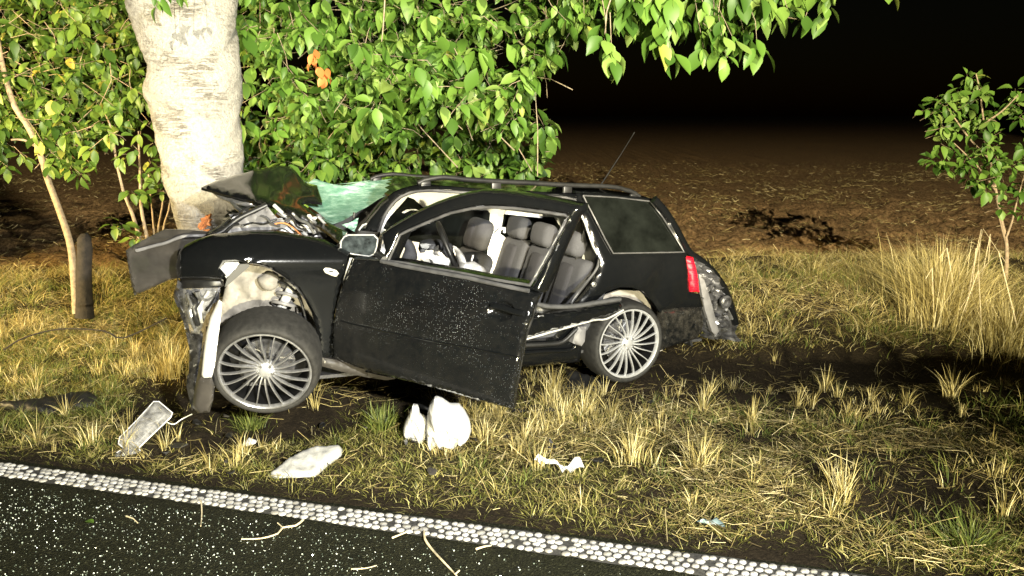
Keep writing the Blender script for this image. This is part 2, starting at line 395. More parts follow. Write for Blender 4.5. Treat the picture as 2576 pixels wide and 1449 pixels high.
def fill(outer, holes, step, smooth):
    loops = [resample(outer, step, True, smooth)]+[resample(h, step, True, smooth) for h in holes]
    o = loops[0]; gx = np.arange(o[:, 0].min(), o[:, 0].max(), step); gy = np.arange(o[:, 1].min(), o[:, 1].max(), step*0.87)
    g = np.array([(x+(0.5*step if j % 2 else 0), y) for j, y in enumerate(gy) for x in gx])
    if len(g):
        k = inside(g, o)
        for h in loops[1:]: k &= ~inside(g, h)
        g = g[k]
        if len(g): g = g[bdist(g, loops) > step*0.55]
    vs = [tuple(p) for L in loops for p in L]+[tuple(p) for p in g]
    es = []; b = 0
    for L in loops:
        es += [(b+i, b+(i+1) % len(L)) for i in range(len(L))]; b += len(L)
    V, E, F, *_ = delaunay_2d_cdt([Vector(v) for v in vs], es, [], 1, 1e-4)
    V = np.array([tuple(v) for v in V])
    F = [f for f in F]
    cen = np.array([V[list(f)].mean(axis=0) for f in F])
    k = inside(cen, loops[0])
    for h in loops[1:]: k &= ~inside(cen, h)
    return V, [F[i] for i in range(len(F)) if k[i]], bdist(V, loops)
def panel(name, outer, surf, m, parent=None, holes=(), step=9, thick=0.015, back=None, rnd=0.0, rpx=14, smooth=False, disp=None, sharp=40):
    """an outline measured on the photograph, laid on a real surface, with thickness and rounded rim"""
    V, F, D = fill(outer, holes, step, smooth)
    back = E_V if back is None else back
    front = []
    for (x, y), d in zip(V, D):
        p = surf(x, y)
        if rnd and d < rpx: q = 1-d/rpx; p = p + back*(rnd*(1-math.sqrt(max(0, 1-q*q))))
        if disp: p = p + back*disp(x, y, d)
        front.append(p)
    n = len(front); verts = front+[p+back*thick for p in front]
    faces = []; cnt = {}
    for f in F:
        f = tuple(f)
        a, b, c = (front[i] for i in f)
        if (b-a).cross(c-a).dot(back) > 0: f = f[::-1]
        faces.append(f); faces.append(tuple(i+n for i in reversed(f)))
        for i in range(3):
            e = (f[i], f[(i+1) % 3]); cnt.setdefault(tuple(sorted(e)), []).append(e)
    for es in cnt.values():
        if len(es) == 1:
            a, b = es[0]; faces.append((b, a, a+n, b+n))
    return mesh(name, verts, faces, m, parent, True, sharp)
def cushion(name, outer, surf, m, parent, thick, back, step=8, smooth=True, rpx=26, wr=0.0, seed=0):
    """a padded body: the outline on a surface, swelling to both sides"""
    V, F, D = fill(outer, [], step, smooth); n = len(V); fr = []; bk = []
    for (x, y), d in zip(V, D):
        q = 1-min(1, d/rpx); k = math.sqrt(max(0, 1-q*q)); p = surf(x, y)
        w = wr*(float(fbm(np.array([x*0.05]), np.array([y*0.05]), 3, seed)[0])-0.45)*k
        if wr > 0.09 and m == 'white_cloth':
            ph = 5*float(fbm(np.array([x*0.022]), np.array([y*0.022]), 2, seed+3)[0]); w += -0.035*k*(1-abs(math.sin(x*0.075-y*0.02+ph)))**3-0.02*k*(1-abs(math.sin(y*0.11+x*0.03+ph*1.7)))**4
        fr.append(p-back*(thick*0.5*k+w)); bk.append(p+back*(thick*0.5*k))
    faces = []
    on = [d < 1e-3 for d in D]
    for f in F:
        f = tuple(f); a, b, c = (fr[i] for i in f)
        if (b-a).cross(c-a).dot(back) > 0: f = f[::-1]
        faces.append(f); faces.append(tuple((i if on[i] else i+n) for i in reversed(f)))
    return mesh(name, fr+bk, faces, m, parent, True, 75)
def tube(name, pts, rad, m, parent=None, n=8, flat=1.0):
    pts = [Vector(p) for p in pts]; rad = rad if isinstance(rad, (list, tuple)) else [rad]*len(pts)
    vs = []; fs = []; up = Vector((0.13, 0.21, 0.97))
    for i, p in enumerate(pts):
        t = (pts[min(i+1, len(pts)-1)]-pts[max(i-1, 0)]).normalized()
        s = t.cross(up)
        if s.length < 0.1: s = t.cross(Vector((1, 0, 0)))
        s.normalize(); w = s.cross(t).normalized()
        for k in range(n):
            a = 2*math.pi*k/n; vs.append(p+(s*math.cos(a)*flat+w*math.sin(a))*rad[i])
    for i in range(len(pts)-1):
        for k in range(n): fs.append((i*n+k, i*n+(k+1) % n, (i+1)*n+(k+1) % n, (i+1)*n+k))
    fs.append(tuple(range(n-1, -1, -1))); fs.append(tuple((len(pts)-1)*n+k for k in range(n)))
    return mesh(name, vs, fs, m, parent, True, 60)
def rbox(name, c, ax, ay, az, m, parent=None, bev=0.01, seg=2):
    bm = bmesh.new(); bmesh.ops.create_cube(bm, size=1)
    ls = (ax.length, ay.length, az.length)
    bmesh.ops.scale(bm, vec=ls, verts=bm.verts)
    if bev: bmesh.ops.bevel(bm, geom=bm.edges[:], offset=min(bev, 0.45*min(ls)), segments=seg, affect='EDGES', profile=0.5)
    X, Y, Z = ax.normalized(), ay.normalized(), az.normalized(); c = Vector(c)
    for v in bm.verts: v.co = c + X*v.co.x + Y*v.co.y + Z*v.co.z
    bmesh.ops.recalc_face_normals(bm, faces=bm.faces)
    me = bpy.data.meshes.new(name); bm.to_mesh(me); bm.free()
    me.polygons.foreach_set('use_smooth', [True]*len(me.polygons)); me.set_sharp_from_angle(angle=R(35))
    o = link(name, me, m)
    if parent is not None: world_parent(o, parent)
    return o
def lathe_data(profile, n=48):                 # profile: (radius, height along the axle)
    vs = []; fs = []; k = len(profile)
    for i in range(n):
        a = 2*math.pi*i/n
        for r, h in profile: vs.append((r*math.cos(a), r*math.sin(a), h))
    for i in range(n):
        for j in range(k-1): fs.append((i*k+j, ((i+1) % n)*k+j, ((i+1) % n)*k+j+1, i*k+j+1))
    return vs, fs
def local_mesh(name, vs, fs, m, sharp=35):
    me = bpy.data.meshes.new(name); me.from_pydata(vs, [], fs); me.update()
    me.polygons.foreach_set('use_smooth', [True]*len(me.polygons)); me.set_sharp_from_angle(angle=R(sharp))
    me.materials.append(M[m]); return me

# ------------------------------------------------------------------ fast joined geometry
def np_mesh(name, V, T, m, parent=None, smooth=True):
    me = bpy.data.meshes.new(name); V = np.asarray(V, np.float32); T = np.asarray(T, np.int32)
    me.vertices.add(len(V)); me.vertices.foreach_set('co', V.ravel())
    me.loops.add(T.size); me.loops.foreach_set('vertex_index', T.ravel())
    me.polygons.add(len(T)); me.polygons.foreach_set('loop_start', np.arange(len(T), dtype=np.int32)*3)
    me.update(calc_edges=True); me.validate()
    me.polygons.foreach_set('use_smooth', [smooth]*len(me.polygons))
    o = link(name, me, m)
    if parent is not None: world_parent(o, parent)
    return o
BT = np.array([(0, 1, 3), (0, 3, 2), (2, 3, 5), (2, 5, 4), (4, 5, 6)])
def blades(P, h, w, ang, lean, rng=rng):
    """curved grass blades: P base points, h heights, w widths, ang lean direction, lean 0..1.5"""
    n = len(P); d = np.stack([np.cos(ang), np.sin(ang), np.zeros(n)], 1)
    wa = ang+np.pi/2+rng.normal(0, 0.7, n); wd = np.stack([np.cos(wa), np.sin(wa), np.zeros(n)], 1)
    out = np.zeros((n, 7, 3))
    for i, t in enumerate((0, 0.4, 0.75, 1.0)):
        c = P + d*(h*lean*t**1.7)[:, None]; c[:, 2] += h*t*(1-0.28*np.minimum(lean, 1.4)*t)
        ww = (w*(1-0.75*t))[:, None]*wd*0.5
        if i < 3: out[:, 2*i] = c-ww; out[:, 2*i+1] = c+ww
        else: out[:, 6] = c
    T = (BT[None]+(np.arange(n)*7)[:, None, None]).reshape(-1, 3)
    return out.reshape(-1, 3), T
def scatter(n, x0, x1, y0, y1, dens):
    out = []; k = 0
    while k < n:
        x = rng.uniform(x0, x1, n*2); y = rng.uniform(y0, y1, n*2)
        keep = rng.uniform(0, 1, n*2) < dens(x, y)
        out.append(np.stack([x[keep], y[keep]], 1)); k += keep.sum()
        if len(out) > 60: break
    return np.concatenate(out)[:n]
def tufts(centres, nb, hr, spread, leanr, wr=(0.002, 0.005)):
    P = []; A = []; L = []; H = []; W = []
    for (x, y) in centres:
        k = max(3, int(rng.normal(nb, nb*0.35))); hs = rng.uniform(*hr)
        a = rng.uniform(0, 2*np.pi, k); r = np.abs(rng.normal(0, spread, k))
        P.append(np.stack([x+r*np.cos(a), y+r*np.sin(a)], 1)); A.append(a+rng.normal(0, 0.5, k))
        L.append(rng.uniform(*leanr, k)); H.append(hs*rng.uniform(0.45, 1.1, k)); W.append(rng.uniform(*wr, k))
    P = np.concatenate(P); A = np.concatenate(A); L = np.concatenate(L); H = np.concatenate(H); W = np.concatenate(W)
    return np.concatenate([P, (gz(P[:, 0], P[:, 1])-0.01)[:, None]], 1), H, W, A, L
def litter(C2, lr, w, tilt=0.12, lift=0.012):
    n = len(C2); L = rng.uniform(*lr, n)*rng.uniform(0.5, 1, n); a = rng.uniform(0, np.pi*2, n); ti = rng.normal(0, tilt, n)
    z = gz(C2[:, 0], C2[:, 1])+lift+np.abs(np.sin(ti))*L*0.5
    c = np.concatenate([C2, z[:, None]], 1)
    d = np.stack([np.cos(a)*np.cos(ti), np.sin(a)*np.cos(ti), np.sin(ti)], 1)*(L/2)[:, None]
    s = np.stack([-np.sin(a), np.cos(a), np.zeros(n)], 1)*(w*rng.uniform(0.6, 1.3, n)/2)[:, None]
    up = np.zeros((n, 3)); up[:, 2] = w*0.6
    bend = np.zeros((n, 3)); bend[:, 2] = rng.normal(0.0, 0.04, n)*L
    V = np.stack([c-d-s, c-d+s, c-d+up, c+bend-s, c+bend+s, c+bend+up, c+d-s, c+d+s, c+d+up], 1).reshape(-1, 3)
    t = []
    for k in (0, 3):
        for a_, b_ in ((0, 1), (1, 2), (2, 0)): t += [(k+a_, k+b_, k+3+b_), (k+a_, k+3+b_, k+3+a_)]
    T = (np.array(t)[None]+(np.arange(n)*9)[:, None, None]).reshape(-1, 3)
    return V, T

# ------------------------------------------------------------------ ground, road, marking
def axis(lo, hi, step, far_lo, far_hi):
    a = list(np.arange(lo, hi+1e-6, step)); s = step
    while a[-1] < far_hi: s *= 1.14; a.append(a[-1]+s)
    s = step
    while a[0] > far_lo: s *= 1.14; a.insert(0, a[0]-s)
    return np.array(a)
gx = axis(-8.5, 8.5, 0.055, -320, 320); gy = axis(2.4, 15.0, 0.055, -40, 600)
GX, GY = np.meshgrid(gx, gy); GZ = gz(GX, GY)
dist = np.hypot(GX, GY); GZ = np.where(dist > 40, -0.08+(GZ+0.08)*np.clip(1-(dist-40)/40, 0.15, 1), GZ)
GZ = np.where(road_s(GX, GY) < 0.12, -0.045, GZ)
nx, ny = len(gx), len(gy); V = np.stack([GX, GY, GZ], -1).reshape(-1, 3)
i, j = np.meshgrid(np.arange(nx-1), np.arange(ny-1)); a = (j*nx+i).ravel()
cy_ = GY.ravel()[a]; cx_ = GX.ravel()[a]; isf = cy_ > field_edge(cx_)
def sheet(name, q, m='ground'):
    T = np.concatenate([np.stack([q, q+1, q+nx+1], 1), np.stack([q, q+nx+1, q+nx], 1)])
    u, inv = np.unique(T, return_inverse=True)
    o = np_mesh(name, V[u], inv.reshape(-1, 3), m); o['kind'] = 'structure'; return o
tag(sheet('verge', a[~isf]), 'dark earth verge strewn with straw between road and field', None, kind='structure')
tag(sheet('ploughed_field', a[isf], 'field'), 'brown ploughed field fading into the night behind the car', None, kind='structure')
def rp(l, s, z): p = L0+LD*l+LN*s; return (p[0], p[1], z)
ls = np.concatenate([np.arange(-60, -3, 3.0), np.arange(-3, 8, 0.05), np.arange(8, 60, 3.0)])
vs = []; fs = []
edge = 0.085+0.05*fbm(ls*3.0, ls*0+2.2, 4, 5)+0.02*fbm(ls*14, ls*0, 2, 8)
for l, e in zip(ls, edge): vs += [rp(l, -9, 0), rp(l, 0.0, 0), rp(l, e-0.01, 0.0), rp(l, e, -0.012), rp(l, e+0.004, -0.08)]
for k in range(len(ls)-1):
    for q in range(4): fs.append((k*5+q, (k+1)*5+q, (k+1)*5+q+1, k*5+q+1))
road = mesh('road', vs, fs, 'road', None, True, 30); tag(road, 'dark wet asphalt road sprinkled with glass', None, kind='structure')
vs = []; fs = []
lm = np.arange(-1.6, 5.6, 0.06)
for l in lm:
    hw = 0.058+0.004*l; w0 = hw+0.012*vnoise(np.array([l*9]), np.array([1.0]), 4)[0]; w1 = hw+0.012*vnoise(np.array([l*9]), np.array([7.0]), 4)[0]
    vs += [rp(l, -w0, 0.004), rp(l, w1, 0.004)]
for k in range(len(lm)-1): fs.append((2*k, 2*k+2, 2*k+3, 2*k+1))
marking = mesh('edge_line', vs, fs, 'thin_paint', None, False); tag(marking, 'white dotted edge line along the asphalt', None, kind='structure')
dot_meshes = []
for q in range(3):
    prof = [(0.001, 0.0085), (0.009, 0.0080), (0.0135, 0.0058), (0.0165, 0.0025), (0.0172, -0.001)]
    vs, fs = lathe_data(prof, 12); r2 = random.Random(q)
    ph = [r2.uniform(0, 6.28) for _ in range(3)]
    vs = [(x*(1.12+0.10*math.sin(2*math.atan2(y, x)+ph[0])), y*(0.95+0.08*math.sin(3*math.atan2(y, x)+ph[1])), z) for x, y, z in vs]
    dot_meshes.append(local_mesh('dot', vs, fs, 'white_paint', 60))
k = 0; dots = []; rest = []
for row in range(4):
    for c in range(165):
        l = -1.35+c*0.039+(0.0195 if row % 2 else 0); s = (-1.5+row)*(0.0305+0.0018*l)
        l += random.uniform(-0.006, 0.006); s += random.uniform(-0.004, 0.004)
        if random.random() < 0.05: continue
        p = rp(l, s, 0.0045)
        dots.append((math.hypot(p[0], p[1]) if abs(p[0]) < p[1]*0.75+0.3 else 99, p))
dots.sort(key=lambda t: t[0])
for q, (d, p) in enumerate(dots):
    sc = random.uniform(0.80, 1.12)
    mtx = Matrix.Translation(p) @ Matrix.Rotation(R(-13.1)+random.uniform(-0.2, 0.2), 4, 'Z') @ Matrix.Diagonal((sc, sc*random.uniform(0.9, 1.05), 1, 1))
    if q < 300:
        o = bpy.data.objects.new('dot', dot_meshes[q % 3]); C.objects.link(o); o.parent = marking; o.matrix_local = mtx
    else: rest.append((mtx, dot_meshes[q % 3]))
bm = bmesh.new()
for mtx, me in rest:
    n0 = len(bm.verts); bm.from_mesh(me); bm.verts.ensure_lookup_table()
    for v in bm.verts[n0:]: v.co = mtx @ v.co
me = bpy.data.meshes.new('far_dots'); bm.to_mesh(me); bm.free()
o = link('far_dots', me, 'white_paint', marking); o['kind'] = 'stuff'

# ------------------------------------------------------------------ grass and straw
def patch(x, y, f, lo, hi, seed): return np.clip((fbm(x*f, y*f, 3, seed)-lo)/(hi-lo), 0, 1)
def in_car(x, y):
    u = (x-O_C.x)*E_U.x+(y-O_C.y)*E_U.y; v = (x-O_C.x)*E_V.x+(y-O_C.y)*E_V.y
    return ((u > -0.9) & (u < 3.1) & (v > 0.02) & (v < 1.7)).astype(float)
def shade_zone(x, y): return sstep(0.1, 0.9, x)*sstep(4.35, 4.9, y)*(1-sstep(6.0, 6.3, y))  # thins the grass to bare soil here, standing in for a shadow band
def d_near(x, y): return sstep(0.22, 0.55, road_s(x, y))*(1-0.80*shade_zone(x, y))*(0.06+0.94*patch(x, y, 1.3, 0.38, 0.60, 31))*(1-0.9*in_car(x, y))*(1-sstep(6, 7, y))
def d_green(x, y): return sstep(0.22, 0.5, road_s(x, y))*(1-0.9*shade_zone(x, y))*(0.10+patch(x, y, 0.9, 0.44, 0.60, 57)*0.6+0.7*(1-sstep(-2.4, -1.4, x)))*(1-in_car(x, y))
def d_bank(x, y): return np.clip(sstep(5.95, 6.25, y-0.05*(x-2))*sstep(0.7, 1.5, x)+(1-sstep(-2.6, -1.4, x))*sstep(5.0, 5.9, y), 0, 1)*(1-sstep(-0.2, 0.25, y-field_edge(x)))*(0.12+0.88*patch(x, y, 1.1, 0.36, 0.58, 71))*(1-in_car(x, y))
def d_lit(x, y): return sstep(0.15, 0.4, road_s(x, y))*(0.10+0.90*patch(x, y, 1.7, 0.40, 0.56, 47))*(1-0.85*shade_zone(x, y))*(1-0.8*in_car(x, y))
def grass(name, m, parts, label, cat='grass'):
    Vs = []; Ts = []; k = 0
    for P, H, W, A, L in parts:
        v, t = blades(P, H, W, A, L); Vs.append(v); Ts.append(t+k); k += len(v)
    return tag(np_mesh(name, np.concatenate(Vs), np.concatenate(Ts), m), label, cat, kind='stuff')
parts = [tufts(scatter(520, -4.5, 6, 2.4, 7, d_near), 26, (0.09, 0.21), 0.022, (0.1, 0.75), (0.003, 0.006)),
         tufts(scatter(2200, -4.5, 6, 2.4, 7, d_near), 9, (0.04, 0.12), 0.03, (0.2, 1.2), (0.0025, 0.005))]
grass('stubble_tufts', 'dry', parts, 'pale dry stubble tufts standing on the dark roadside earth')
parts = [tufts(scatter(2800, -6, 6.5, 2.4, 8, d_green), 16, (0.05, 0.14), 0.04, (0.2, 1.2), (0.0025, 0.005))]
grass('green_grass', 'green', parts, 'short green grass patches on the verge')
parts = [tufts(scatter(2300, -8, 9, 4.8, 10.3, d_bank), 26, (0.07, 0.24), 0.11, (0.8, 2.4), (0.003, 0.006))]
grass('long_dry_grass', 'dry', parts, 'matted long dry grass along the edge of the field')
parts = [tufts(scatter(500, -8, 9, 4.8, 10.3, d_bank), 14, (0.08, 0.2), 0.07, (0.3, 1.2), (0.004, 0.008))]
grass('bank_weeds', 'green', parts, 'green weeds between the long dry grass at the field edge')
def d_low(x, y): return sstep(0.09, 0.28, road_s(x, y))*(1-0.93*shade_zone(x, y))*(0.16+0.84*np.maximum(patch(x, y, 1.7, 0.42, 0.54, 47), 0.8*(1-sstep(0.2, 1.2, x))))*(1-0.9*in_car(x, y))
parts = [tufts(scatter(10500, -5, 6, 2.4, 6.4, d_low), 13, (0.02, 0.075), 0.05, (0.5, 2.0), (0.0022, 0.0045))]
grass('matted_grass', 'matted', parts, 'low matted olive and straw coloured grass covering the verge')
V1, T1 = litter(scatter(34000, -5.5, 6.5, 2.4, 7.5, d_lit), (0.03, 0.22), 0.0032, 0.22)
tag(np_mesh('straw_litter', V1, T1, 'straw'), 'loose straw lying flat over the dark verge', 'straw', kind='stuff')
V1, T1 = litter(scatter(20000, -16, 18, 9.0, 30, lambda x, y: (y > field_edge(x))*(0.15+0.85*patch(x, y, 0.9, 0.4, 0.6, 13))*np.clip(1.5-y/22, 0.1, 1)*(np.abs(x) < y*0.78)), (0.05, 0.22), 0.011, 0.3)
tag(np_mesh('field_stubble', V1, T1, 'straw'), 'bits of straw stubble scattered over the ploughed field', 'straw', kind='stuff')

# tall heap of dry grass on the right, and single tussocks that stand out
def clump(name, px, py, n, hr, spread, leanr, label, m='dry', wr=(0.003, 0.007), zoff=0, group=None):
    g = ground_pt(px, py); e = empty(name, g); k = n
    a = rng.uniform(0, 2*np.pi, k); r = np.abs(rng.normal(0, spread, k))
    P = np.stack([g.x+r*np.cos(a), g.y+r*np.sin(a)], 1); P = np.concatenate([P, (gz(P[:, 0], P[:, 1])-0.01)[:, None]], 1)
    v, t = blades(P, rng.uniform(*hr, k), rng.uniform(*wr, k), a+rng.normal(0, 0.6, k), rng.uniform(*leanr, k))
    o = np_mesh('stalks', v, t, m, e); o['kind'] = 'stuff'
    if name == 'dry_grass_clump':
        for q in range(9):
            b0 = g+Vector((random.gauss(0, .2), random.gauss(0, .12), 0)); hh = random.uniform(0.4, 0.85); aa = random.uniform(0, 6.28); dd = Vector((math.cos(aa), 0.4*math.sin(aa), 0))
            k1 = b0+dd*hh*random.uniform(.1, .5)+Vector((0, 0, hh)); k2 = k1+dd*hh*random.uniform(.1, .35)-Vector((0, 0, hh*random.uniform(.1, .6)))
            tube('broken_stalk', [b0, (b0+k1)/2, k1, k2], [0.005, 0.0045, 0.004, 0.003], 'twig', e, 5)
    tag(e, label, 'grass', group); return e
clump('dry_grass_clump', 2365, 800, 2400, (0.30, 0.80), 0.20, (0.05, 1.1), 'tall heap of bleached dry grass near the right sapling')
clump('dry_grass_clump', 2535, 870, 1000, (0.2, 0.55), 0.2, (0.1, 1.1), 'golden dry grass clump at the right edge, in front of the sapling')
clump('stubble_tuft', 1395, 990, 90, (0.10, 0.26), 0.035, (0.05, 0.6), 'straw tuft between the open door and the rear wheel')
clump('stubble_tuft', 430, 950, 110, (0.12, 0.34), 0.06, (0.05, 0.7), 'tall straw tuft left of the front wheel')
clump('stubble_tuft', 2395, 1000, 70, (0.12, 0.27), 0.03, (0.2, 0.9), 'leaning straw tuft on dark earth at the far right', wr=(0.004, 0.007))
clump('stubble_tuft', 2075, 985, 45, (0.10, 0.24), 0.03, (0.05, 0.6), 'thin upright straw tuft on dark earth behind the others', wr=(0.004, 0.007))
clump('stubble_tuft', 2120, 1265, 80, (0.10, 0.30), 0.03, (0.1, 0.75), 'brightest upright straw tuft right of centre', wr=(0.004, 0.007))
clump('stubble_tuft', 1590, 1160, 130, (0.10, 0.25), 0.05, (0.1, 0.8), 'broad straw tuft right of the curled plastic strip')
clump('stubble_tuft', 1760, 1170, 110, (0.10, 0.24), 0.05, (0.1, 0.9), 'broad straw tuft in the middle of the verge')
clump('stubble_tuft', 1120, 1140, 120, (0.05, 0.14), 0.09, (0.1, 0.9), 'short straw tuft at the foot of the white airbag')
clump('stubble_tuft', 1215, 1110, 110, (0.08, 0.17), 0.06, (0.1, 0.8), 'straw tuft touching the right side of the white airbag')
clump('green_tuft', 960, 1085, 220, (0.08, 0.2), 0.06, (0.2, 0.9), 'fresh green grass tuft left of the white airbag', 'green')
clump('green_tuft', 2440, 1380, 420, (0.06, 0.15), 0.11, (0.3, 1.2), 'low green grass cushion in the lower right corner', 'green')
clump('green_tuft', 630, 1080, 150, (0.06, 0.14), 0.05, (0.3, 1.1), 'small green grass tuft below the front wheel', 'green')

# ------------------------------------------------------------------ trees
LT = [(0.0, 0.0), (0.14, 0.13), (0.36, 0.245), (0.58, 0.25), (0.80, 0.15), (0.92, 0.055), (1.0, 0.0)]
def leaf_template(droop, fold, twist):
    v = [(0, 0, 0)]
    for t, w in LT[1:-1]:
        z = -droop*t*t; tw = twist*t
        for sx in (-1, 0, 1):
            v.append((sx*w*math.cos(tw), t, z+(fold*w if sx else 0)+sx*w*math.sin(tw)))
    v.append((0, 1, -droop)); n = len(v)-1; f = [(0, 2, 1), (0, 3, 2)]
    for i in range(len(LT)-3):
        a = 1+3*i; b = a+3; f += [(a, a+1, b+1), (a, b+1, b), (a+1, a+2, b+2), (a+1, b+2, b+1)]
    a = n-3; f += [(a, a+1, n), (a+1, a+2, n)]
    return np.array(v), np.array(f)
LEAVES = [leaf_template(d, f, t) for d, f, t in ((0.10, 0.40, 0), (0.32, 0.6, 0.45), (-0.05, 0.15, -0.4), (0.5, 0.3, 0.2))]
LEAF_ME = {}
def leaf_me(mk, k):
    if (mk, k) not in LEAF_ME:
        v, f = LEAVES[k]; me = bpy.data.meshes.new('leaf'); me.from_pydata(v.tolist(), [], f.tolist()); me.update()
        me.polygons.foreach_set('use_smooth', [True]*len(me.polygons)); me.materials.append(M[mk]); LEAF_ME[(mk, k)] = me
    return LEAF_ME[(mk, k)]
def nrm(a): return a/np.maximum(np.linalg.norm(a), 1e-9)
class Foliage:
    def __init__(s): s.items = []; s.tv = []; s.tf = []; s.n = 0
    def leaf(s, p, d, nn, L, k=None):
        d = nrm(d); x = nrm(np.cross(d, nn)); z = np.cross(x, d)
        s.items.append((np.asarray(p), x*L*rng.uniform(0.95, 1.2), d*L, z*L, rng.integers(4) if k is None else k))
    def twig(s, a, b, r):
        a = np.asarray(a, float); b = np.asarray(b, float); d = nrm(b-a); x = nrm(np.cross(d, (0.3, 0.2, 0.93))); y = np.cross(d, x)
        m = (a+b)/2+rng.normal(0, 0.02, 3)
        for c, q in ((a, r), (m, r*0.8), (b, r*0.5)):
            for t in (0, 2.1, 4.2): s.tv.append(c+(x*math.cos(t)+y*math.sin(t))*q)
        for k in (0, 3):
            for q in range(3):
                i0 = s.n+k+q; i1 = s.n+k+(q+1) % 3; s.tf += [(i0, i1, i1+3), (i0, i1+3, i0+3)]
        s.n += 9
    def cluster(s, p, ax, n, L, droop=0.7, tw=0.35):
        p = np.asarray(p, float); ax = nrm(np.asarray(ax, float)); x = nrm(np.cross(ax, (0.21, 0.33, 0.91))); y = np.cross(ax, x)
        a0 = rng.uniform(0, 6.28)
        for i in range(n):
            a = a0+i*2.4+rng.normal(0, 0.3); r = x*math.cos(a)+y*math.sin(a)
            d = ax*rng.uniform(0.1, 0.7)+r*rng.uniform(0.5, 1.0)+np.array((0, 0, -droop*rng.uniform(0.4, 1.3)))
            b = p-ax*(0.02+0.018*i)*rng.uniform(0.3, 1.2)
            nn = np.array((0, 0, 0.9))+r*0.5+ax*0.3+np.array((0.05, -0.35, 0))+rng.normal(0, 0.28, 3)
            dn = nrm(d); l = L*rng.uniform(0.5, 1.15)
            q = b+dn*l*0.22; s.leaf(q, d, nn, l)
        if tw: s.twig(p-ax*tw+np.array((0, 0, -0.02)), p, 0.004)
    def build(s, parent, mk, nparts=300, mt='branch'):
        o = np.array([i[0] for i in s.items])
        # those that show largest: near ones, inside the picture
        rel = o-np.array(CAM); dep = rel@np.array((0, cP, -sP)); up = rel@np.array((0, sP, cP))
        px = FPX*rel[:, 0]/dep; py = FPX*up/dep
        score = dep+np.where((np.abs(px) < 1288) & (np.abs(py) < 724), 0, 50); order = np.argsort(score)
        first = set(order[:nparts].tolist()); Vs = []; Ts = []; n = 0
        for q, (p, x, d, z, k) in enumerate(s.items):
            if q in first:
                ob = bpy.data.objects.new('leaf', leaf_me(mk, int(k))); C.objects.link(ob); ob.parent = parent
                ob.matrix_parent_inverse = parent.matrix_basis.inverted()
                m = Matrix.Identity(4)
                for r in range(3): m[r][0], m[r][1], m[r][2], m[r][3] = x[r], d[r], z[r], p[r]
                ob.matrix_basis = m
            else:
                v, f = LEAVES[int(k)]; Vs.append(p+v[:, :1]*x+v[:, 1:2]*d+v[:, 2:3]*z); Ts.append(f+n); n += len(v)
        if Vs:
            c = np_mesh('crown', np.concatenate(Vs), np.concatenate(Ts), mk, parent); c['kind'] = 'stuff'
        if s.tv:
            t = np_mesh('twigs', np.array(s.tv), np.array(s.tf), mt, parent); t['kind'] = 'stuff'
def sample_poly(poly, n):
    P = np.array(poly, float); out = []
    while len(out) < n:
        q = np.stack([rng.uniform(P[:, 0].min(), P[:, 0].max(), n*2), rng.uniform(P[:, 1].min(), P[:, 1].max(), n*2)], 1)
        out += list(q[inside(q, P)])
    return np.array(out[:n])

# the cherry tree that was hit
rows = [(-420, 270, 640), (-150, 318, 590), (0, 326, 586), (40, 334, 584), (75, 350, 590), (110, 362, 592), (150, 376, 598), (175, 378, 606), (205, 370, 608), (240, 368, 606),
        (270, 380, 600), (310, 392, 600), (350, 400, 602), (400, 410, 606), (450, 420, 608), (510, 434, 610), (580, 451, 612), (680, 470, 622), (780, 478, 640), (860, 482, 660), (960, 484, 665)]
TD = 5.55; vs = []; fs = []; NS = 64
tree_base = at_depth(540, 790, TD); tree_base.z = gz1(tree_base.x, tree_base.y)-0.05
cherry = empty('cherry_tree', tree_base)
rr = resample([(y, l, r) for y, l, r in rows], 7, False, True)
trunk_c = []
for y, l, r in rr:
    a = at_depth(l, y, TD); b = at_depth(r, y, TD); c = (a+b)/2; w = (b-a).length/2; trunk_c.append((c, w))
    for k in range(NS):
        t = 2*math.pi*k/NS
        cx_, sx2 = math.cos(t)*2.2+5, math.sin(t)*2.2+y*0.022
        q = 1+0.16*(float(fbm(np.array([cx_]), np.array([sx2]), 4, 77)[0])-0.47)+0.05*(float(fbm(np.array([cx_*3]), np.array([y*0.12+math.sin(t)]), 3, 79)[0])-0.45)
        vs.append((c.x+w*q*math.cos(t), c.y+w*q*0.92*math.sin(t), c.z))
n = len(rr)
for i in range(n-1):
    for k in range(NS): fs.append((i*NS+k, i*NS+(k+1) % NS, (i+1)*NS+(k+1) % NS, (i+1)*NS+k))
mesh('trunk', vs, fs, 'trunk', cherry, True, 0)
tr = lambda px, py: at_depth(px, py, TD-0.235)
for pts in ([(497, 572), (500, 562), (507, 558), (504, 549), (514, 547), (519, 541), (523, 550), (531, 553), (526, 560), (529, 568), (520, 566), (515, 575), (505, 579)], [(519, 546), (526, 538), (529, 541), (525, 552)], [(505, 585), (513, 578), (528, 577), (522, 583)]):
    panel('bark_wound', pts, tr, 'wound', cherry, thick=0.03, back=Vector((0, 1, 0)), step=4, disp=lambda x, y, d: -0.014*math.sin(x*0.9+y*0.5)*min(1, d/4))
top = trunk_c[0][0]
limbs = [[top, top+Vector((1.2, -0.1, 0.9)), top+Vector((2.8, -0.5, 1.1)), top+Vector((4.4, -0.9, 0.7))],
         [top, top+Vector((1.0, 0.7, 0.9)), top+Vector((2.2, 1.2, 0.9)), top+Vector((3.3, 1.5, 0.2))],
         [top, top+Vector((-0.7, 0.3, 1.2)), top+Vector((-1.8, 0.7, 1.6))], [top, top+Vector((0.1, 0.3, 1.4)), top+Vector((0.4, 0.6, 2.6))]]
